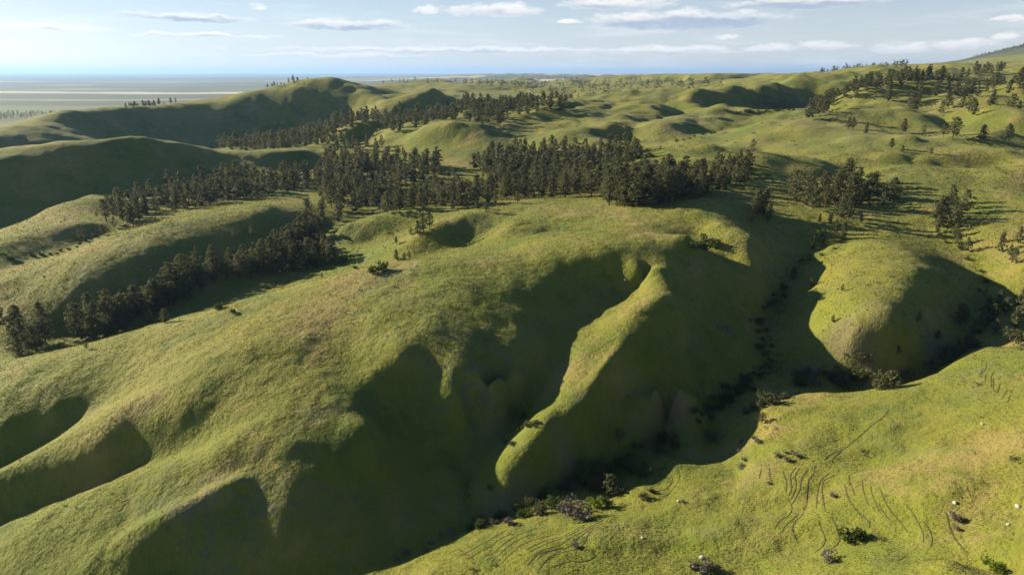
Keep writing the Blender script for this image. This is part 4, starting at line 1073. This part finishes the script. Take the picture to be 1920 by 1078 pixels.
# sagebrush and low mats
SAGE = [
 ([(610,520),(760,505),(930,530),(1010,640),(960,700),(800,690),(700,640),(620,600)], 3.2, 160, 230, (.5, 1.3), 0.00, "grey sagebrush clump on the big hill's sunlit face", "sagebrush on the big hill's face"),
 ([(790,610),(960,630),(960,720),(860,740),(760,690)], 1.9, 150, 190, (.5, 1.2), 0.02, "grey sagebrush clump in the patch above the two gullies", "sagebrush above the two gullies"),
 ([(0,1010),(160,930),(300,890),(520,830),(640,800),(660,900),(500,960),(300,1040),(100,1078),(0,1078)], 2.6, 95, 190, (.4, 1.0), 0.03, "small sagebrush on the lower left spur", "sagebrush on the lower left spur"),
 ([(1500,470),(1700,460),(1720,560),(1700,660),(1560,660),(1510,580)], 3.0, 160, 260, (.5, 1.2), 0.02, "low dark shrublet on the dome's sunlit side", "shrublets on the dome"),
 ([(60,520),(250,440),(420,405),(400,430),(250,490),(100,550)], 4.2, 240, 380, (.7, 1.7), 0.03, "grey sagebrush on the left sunlit spur", "sagebrush on the left spur"),
 ([(600,440),(760,430),(780,470),(650,480)], 3.5, 270, 340, (.7, 1.5), 0.0, "grey sagebrush in the plateau bowl", "sagebrush in the plateau bowl"),
 ([(860,415),(1000,410),(1100,430),(1080,455),(900,470)], 4.0, 230, 320, (.6, 1.5), 0.05, "sagebrush on the plateau's small spurs", "sagebrush on the plateau"),
 ([(380,650),(700,560),(700,700),(420,780),(240,780)], 6.0, 130, 230, (.4, .9), 0.05, "small shrublet on the wide sunlit slope", "shrublets on the wide sunlit slope"),
 ([(1400,780),(1920,680),(1920,1078),(1000,1078),(1200,940)], 7.5, 80, 200, (.3, .8), 0.08, "small shrublet on the right meadow", "shrublets on the right meadow"),
 ([(1440,300),(1900,260),(1900,400),(1600,400),(1440,350)], 9.0, 280, 520, (1.0, 2.4), 0.06, "low shrub on the right middle slope", "shrubs on the right middle slope"),
 ([(1000,220),(1500,200),(1500,300),(1250,320),(1050,290)], 15.0, 440, 900, (1.6, 3.8), 0.08, "low shrub on the far sunlit slope", "shrubs on the far sunlit slope"),
 ([(1360,425),(1430,450),(1420,500),(1380,480)], 2.5, 210, 260, (.5, 1.1), 0.0, "shrublet on the small dome left of the creek fork", "shrublets on the small dome"),
]
sc = []
for poly, sp_, f0, f1, sr, cl, lab, grp in SAGE:
    for (x, y) in scatter(poly, sp_, f0, f1, rs0, clump=cl, maxn=500):
        w_ = (sr[0] + (sr[1] - sr[0]) * rs0.rand() ** 1.8) * 1.25
        sc.append((w_ / math.hypot(x, y) * (1.0 if visible(x, y, ground1(x, y) + .4 * w_) else 0.1), x, y, w_, lab, grp))
sc.sort(key=lambda c: -c[0])
SG = {}
for c in sc[:290]: SG.setdefault(c[5], []).append(project(c[1], c[2], ground1(c[1], c[2])))
def sage_label(lab, grp, x, y, w_):
    us = sorted(p[0] for p in SG[grp]); vs_ = sorted(p[1] for p in SG[grp]); m_ = len(us)
    u, v = project(x, y, ground1(x, y))
    if m_ < 4: return lab
    a = ("far left", "left", "middle", "right", "far right")[min(4, int(np.searchsorted(us, u)) * 5 // m_)]; b = ("top", "upper", "lower", "bottom")[min(3, int(np.searchsorted(vs_, v)) * 4 // m_)]
    return "%s, %s %s part" % (lab, b, a)
for s_, x, y, w_, lab, grp in sc[:290]:
    k = _k[0] = _k[0] + 1
    rs = random.Random(k * 5.31)
    dark = "dark" in lab or "low shrub" in lab or "shrublet" in lab
    ob = bpy.data.objects.new("sagebrush", (B_DARKLOW if dark and rs.random() < .65 else B_SAGE)[rs.randrange(3)][1]); link(ob)
    ob.location = (x, y, ground1(x, y) - 0.03); ob.rotation_euler = (0, 0, rs.uniform(0, 6.28)); ob.scale = (w_ * rs.uniform(1, 1.5), w_ * rs.uniform(.8, 1.2), w_ * rs.uniform(.8, 1.1))
    ob["label"] = sage_label(lab, grp, x, y, w_); ob["category"] = "shrub"; ob["group"] = grp
V, Fc, off = [], [], 0
lows = [bush_parts(301 + k, n=16, per=4, flat=0.5, lump=4)[1] for k in range(4)]
for i, (s_, x, y, w_, lab, grp) in enumerate(sc[290:]):
    v, f = lows[i % 4]; a = rs0.uniform(0, 6.28); ca_, sa_ = math.cos(a), math.sin(a)
    q = np.empty_like(v); q[:, 0] = (v[:, 0] * ca_ - v[:, 1] * sa_) * w_ * 1.2 + x; q[:, 1] = (v[:, 0] * sa_ + v[:, 1] * ca_) * w_ * 1.2 + y; q[:, 2] = v[:, 2] * w_ + ground1(x, y) - 0.03
    V.append(q); Fc.append(f + off); off += len(q)
me = mesh_from("sagebrush_cover", np.concatenate(V), np.concatenate(Fc).tolist(), M_sage)
oc = bpy.data.objects.new("sagebrush_cover", me); link(oc); oc["kind"] = "stuff"; oc["label"] = "sparse cover of tiny sagebrush over the hills"; oc["category"] = "ground cover"

# the tangle of low scrub on the creek beds
CREEKS = [([(860,995),(930,972),(1010,948),(1090,908),(1150,878),(1220,830),(1290,790),(1350,750),(1410,708),(1460,684)], 4.0, 900), ([(1452,690),(1444,640),(1440,600),(1455,555),(1480,520),(1505,488),(1555,460)], 3.0, 420), ([(1460,688),(1530,698),(1620,706),(1700,696),(1760,676),(1800,646),(1850,610)], 3.0, 520), ([(872,960),(876,925),(868,895),(840,868)], 1.5, 90), ([(1845,570),(1850,530),(1830,490),(1790,455),(1750,420)], 2.5, 220)]
Vg, Fg, og = [], [], 0
hi_ = [bush_parts(331 + k, n=22, per=5, flat=0.55, lump=4)[1] for k in range(4)]
for pl, spread, cnt in CREEKS:
    W3 = np.array([p for p in (drop(a_, b_) for a_, b_ in pl) if p])
    sl_ = np.linspace(0, len(W3) - 1.001, cnt); i0 = sl_.astype(int); fr = (sl_ - i0)[:, None]
    Q = W3[i0] * (1 - fr) + W3[i0 + 1] * fr + rs0.normal(0, spread * 0.5, (cnt, 2))
    zq = ground(Q[:, 0], Q[:, 1])
    for j in range(cnt):
        v, f = hi_[j % 4]; a = rs0.uniform(0, 6.28); w_ = 0.5 + 1.5 * rs0.rand() ** 2; ca_, sa_ = math.cos(a), math.sin(a)
        q = np.empty_like(v); q[:, 0] = (v[:, 0] * ca_ - v[:, 1] * sa_) * w_ + Q[j, 0]; q[:, 1] = (v[:, 0] * sa_ + v[:, 1] * ca_) * w_ + Q[j, 1]; q[:, 2] = v[:, 2] * w_ * 1.1 + zq[j] - 0.05
        Vg.append(q); Fg.append(f + og); og += len(q)
me = mesh_from("creek_scrub", np.concatenate(Vg), np.concatenate(Fg).tolist(), M_leafgreen)
osb = bpy.data.objects.new("creek_scrub", me); link(osb); osb["kind"] = "stuff"; osb["label"] = "tangle of low green scrub lining the creek beds"; osb["category"] = "scrub"

# stones
def rock_mesh(seed, mat):
    rs = np.random.RandomState(seed)
    bm = bmesh.new(); bmesh.ops.create_icosphere(bm, subdivisions=2, radius=0.5)
    nrm = rs.normal(size=(7, 3)); nrm /= np.linalg.norm(nrm, axis=1, keepdims=True); cut = rs.uniform(0.28, 0.46, 7)
    for vv in bm.verts:
        c = np.array(vv.co)
        for n_, d_ in zip(nrm, cut):
            k = c @ n_
            if k > d_: c = c - n_ * (k - d_)
        vv.co = c * np.array([1.15, 0.9, 0.75]) + rs.normal(0, 0.008, 3)
    me = bpy.data.meshes.new("boulder"); bm.to_mesh(me); bm.free(); me.materials.append(mat)
    return me
ROCKW = [rock_mesh(k, M_rock) for k in (1, 2, 3)]; ROCKD = [rock_mesh(k, M_rockdark) for k in (4, 5, 6)]
def rock_at(u, v, px, label, meshes, group=None):
    p = drop(u, v)
    if p is None: return
    k = _k[0] = _k[0] + 1
    s_ = px_size(p[0], p[1], px) * 0.75
    o = bpy.data.objects.new("boulder", meshes[k % 3]); link(o)
    o.location = (p[0], p[1], ground1(*p) + 0.18 * s_); o.scale = (s_,) * 3; o.rotation_euler = (0.2 * math.sin(k), 0.2 * math.cos(3 * k), k * 1.7)
    o["label"] = label; o["category"] = "boulder"
    if group: o["group"] = group
for u, v, px, lab in [
 (56,417,5,"white boulder farthest left on the small spur's crest"),(114,417,5,"white boulder left in the row on the small spur's crest"),(121,413,6,"largest white boulder in the row on the small spur's crest"),(134,411,4,"third white boulder in the row on the small spur's crest"),(147,411,4,"rightmost white boulder in the row on the small spur's crest"),
 (172,440,4,"white boulder in shade right of the small spur"),(52,473,5,"white boulder in shade below the small spur"),(45,484,4,"small white boulder below another in the shade of the small spur"),(32,488,5,"white boulder beside the bright shrubs at the left edge"),
 (138,494,5,"white boulder with a shadow in the middle of the left sunlit spur"),(82,519,5,"white boulder at the lower end of the left sunlit spur"),(46,507,4,"pale boulder at the very edge of the left sunlit spur"),(305,441,5,"pale boulder high on the left sunlit spur"),(268,443,6,"pale boulder in the sage of the left sunlit spur"),(306,421,4,"white boulder on the crest of the left sunlit spur"),(350,485,4,"white boulder in shade above the pine strip"),(283,507,4,"pale boulder on the shaded slope of the left spur"),
 (1316,1046,12,"white stone lying on the leafless shrub at the bottom edge"),(1204,1008,7,"pale stone on the lower meadow"),(1842,796,7,"white stone on the upper right meadow"),(1272,940,8,"pale stone beside the small grey bush on the bench"),
 (1890,984,8,"pale stone near the right edge below the long pale stone"),(1908,950,10,"long pale stone at the right edge"),(1790,943,9,"pale flat stone above the round purple-grey bush"),
 (1086,650,6,"pale stone on the lit spur"),(1172,526,7,"pale stone in the shade at the top of the lit spur"),(780,500,8,"reddish pale stone on the crest")]:
    rock_at(u, v, px, lab, ROCKW)
rr_ = random.Random(4)
for i in range(16):
    rock_at(1342 + 2.4 * i + rr_.uniform(-3, 3), 608 + 1.4 * i + rr_.uniform(-7, 7), rr_.uniform(6, 11), "grey rock in the outcrop on the shaded hillside", ROCKD, "rocks of the shaded outcrop")

# cattle paths and little terraces: narrow strips of trodden soil lying on the ground
PATHS = [
 [(1500,876),(1490,891),(1493,915),(1480,941)],[(1517,878),(1502,895),(1500,918),(1483,948)],[(1530,881),(1515,901),(1513,925),(1512,950)],[(1557,885),(1537,901),(1532,925),(1530,955)],[(1573,888),(1543,900),(1540,918),(1547,958)],
 [(1493,875),(1480,891),(1485,918),(1477,931)],[(1467,881),(1475,905),(1473,925)],[(1443,875),(1442,895),(1450,908)],[(1427,878),(1423,898)],[(1582,905),(1586,920),(1590,935),(1601,951),(1613,965),(1625,974),(1633,985),(1627,991)],[(1773,958),(1778,980),(1784,1000),(1796,1018),(1813,1038)],
 [(1543,865),(1557,851),(1580,843),(1600,828),(1630,801),(1657,781),(1668,766)],[(1560,863),(1568,852),(1580,845)],[(1343,835),(1363,811),(1390,790),(1410,781)],
 [(987,1061),(1007,1038),(1057,1025)],[(1007,1071),(1027,1045),(1053,1031)],[(1207,905),(1240,878),(1257,861)],[(1213,911),(1233,898),(1250,868)],[(840,1038),(857,1028),(890,1050)],
]
def contour(u, v, length, side):             # a path that keeps its height along the slope
    p = np.array(drop(u, v)); out = [p]
    for _ in range(int(length / 0.6)):
        gxd = ground1(p[0] + 1.2, p[1]) - ground1(p[0] - 1.2, p[1]); gyd = ground1(p[0], p[1] + 1.2) - ground1(p[0], p[1] - 1.2)
        d_ = np.array([-gyd, gxd]) * side; d_ /= np.linalg.norm(d_) + 1e-9
        p = p + 0.6 * d_; out.append(p)
    return out
CONT = []
rc = random.Random(12)
for (u0, v0), (u1, v1), cnt, ln in [((1190,905),(1240,935),5,14),((980,1030),(1030,1070),6,16),((1830,700),(1890,760),8,10),((1600,930),(1760,1040),7,11),((1440,985),(1560,1060),5,12),((850,1045),(960,1060),5,14)]:
    for k_ in range(cnt):
        t = (k_ + rc.random() * 0.7) / cnt
        if drop(u0 + (u1 - u0) * t, v0 + (v1 - v0) * t): CONT.append(contour(u0 + (u1 - u0) * t, v0 + (v1 - v0) * t, ln * rc.uniform(.6, 1.3), 1))
V, Fc = [], []
for i, pl in enumerate(PATHS + CONT):
    P3 = list(pl) if i >= len(PATHS) else []
    for a, b in (zip(pl[:-1], pl[1:]) if i < len(PATHS) else ()):
        nn = max(2, int(math.hypot(b[0] - a[0], b[1] - a[1]) / 3))
        for j in range(nn + (b == pl[-1])):
            p = drop(a[0] + (b[0] - a[0]) * j / nn, a[1] + (b[1] - a[1]) * j / nn)
            if p: P3.append(p)
    P3 = np.array(P3)
    ker = np.ones(5) / 5
    if len(P3) > 8:
        P3 = np.column_stack([np.convolve(np.pad(P3[:, k], 2, mode='edge'), ker, 'valid') for k in (0, 1)])
    tg = np.gradient(P3, axis=0); tg /= np.linalg.norm(tg, axis=1, keepdims=True) + 1e-9
    nr = np.column_stack([-tg[:, 1], tg[:, 0]])
    s_ = np.linspace(0, 1, len(P3))
    wd = (0.13 if i < len(PATHS) else 0.085) * (1 + 0.4 * np.sin(np.arange(len(P3)) * 1.7 + i)) * np.clip(6 * np.minimum(s_, 1 - s_) + 0.25, 0, 1)
    vs_, fs_ = [], []
    for e in (-1, 0, 1):
        q = P3 + nr * (wd * e)[:, None]
        z = ground(q[:, 0], q[:, 1]) + (0.05 if e else 0.075)
        vs_ += [(*q[j], z[j]) for j in range(len(q))]
    m_ = len(P3)
    for e in (0, 1):
        for j in range(m_ - 1):
            fs_.append((e * m_ + j, e * m_ + j + 1, (e + 1) * m_ + j + 1, (e + 1) * m_ + j))
    o = bpy.data.objects.new("cattle_path", mesh_from("cattle_path", vs_, fs_, M_trail)); link(o); o["kind"] = "structure"

# ---- grass: countless bunches of blades over the nearer slopes
def tuft_mesh(seed):
    rs = np.random.RandomState(seed); v, f = [], []
    for i in range(9):
        a = rs.uniform(0, 6.28); r = rs.uniform(0, 0.35); b = np.array([r * math.cos(a), r * math.sin(a), -0.05])
        t = b + np.array([rs.normal(0, 0.22), rs.normal(0, 0.22), rs.uniform(0.35, 0.62)]); s_ = rs.normal(0, 1, 3); s_[2] = 0; s_ *= 0.10 / np.linalg.norm(s_)
        v += [b - s_, b + s_, t]; f.append((3 * i, 3 * i + 1, 3 * i + 2))
    return mesh_from("grass_bunch", v, f, M_tuft)
tob = bpy.data.objects.new("grass_bunch", tuft_mesh(1))
NG = 420000
rg = np.random.RandomState(9)
lr_ = rg.uniform(math.log(62), math.log(520), NG); th_ = rg.uniform(math.radians(-41), math.radians(41), NG)
gr = np.exp(lr_); gx, gy = gr * np.sin(th_), gr * np.cos(th_)
patch = fbm(gx, gy, 9.0, 3)
kp = rg.uniform(-0.5, 0.6, NG) < patch + 0.25
gx, gy, gr = gx[kp], gy[kp], gr[kp]
gz = ground(gx, gy)
gs = (0.16 + 0.34 * rg.rand(len(gx)) ** 2) * np.clip(gr / 190.0, 0.7, 2.2)
gm = bpy.data.meshes.new("grass"); gm.vertices.add(len(gx)); gm.vertices.foreach_set("co", np.column_stack([gx, gy, gz]).astype(np.float32).ravel())
at_ = gm.attributes.new("size", 'FLOAT', 'POINT'); at_.data.foreach_set("value", gs.astype(np.float32))
go = bpy.data.objects.new("grass", gm); link(go); go["kind"] = "stuff"; go["label"] = "short spring grass covering the nearer slopes"; go["category"] = "grass"
ng = bpy.data.node_groups.new("grass_bunches", 'GeometryNodeTree')
ng.interface.new_socket("Geometry", in_out='INPUT', socket_type='NodeSocketGeometry'); ng.interface.new_socket("Geometry", in_out='OUTPUT', socket_type='NodeSocketGeometry')
gi = ng.nodes.new('NodeGroupInput'); gout = ng.nodes.new('NodeGroupOutput'); iop = ng.nodes.new('GeometryNodeInstanceOnPoints'); oi_ = ng.nodes.new('GeometryNodeObjectInfo')
oi_.inputs[0].default_value = tob; oi_.inputs[1].default_value = True
na = ng.nodes.new('GeometryNodeInputNamedAttribute'); na.data_type = 'FLOAT'; na.inputs[0].default_value = "size"
rv = ng.nodes.new('FunctionNodeRandomValue'); rv.data_type = 'FLOAT_VECTOR'; rv.inputs[0].default_value = (-0.15, -0.15, 0); rv.inputs[1].default_value = (0.15, 0.15, 6.283)
ng.links.new(gi.outputs[0], iop.inputs['Points']); ng.links.new(oi_.outputs['Geometry'], iop.inputs['Instance'])
ng.links.new(rv.outputs[0], iop.inputs['Rotation']); ng.links.new(na.outputs[0], iop.inputs['Scale']); ng.links.new(iop.outputs[0], gout.inputs[0])
md = go.modifiers.new("bunches", 'NODES'); md.node_group = ng
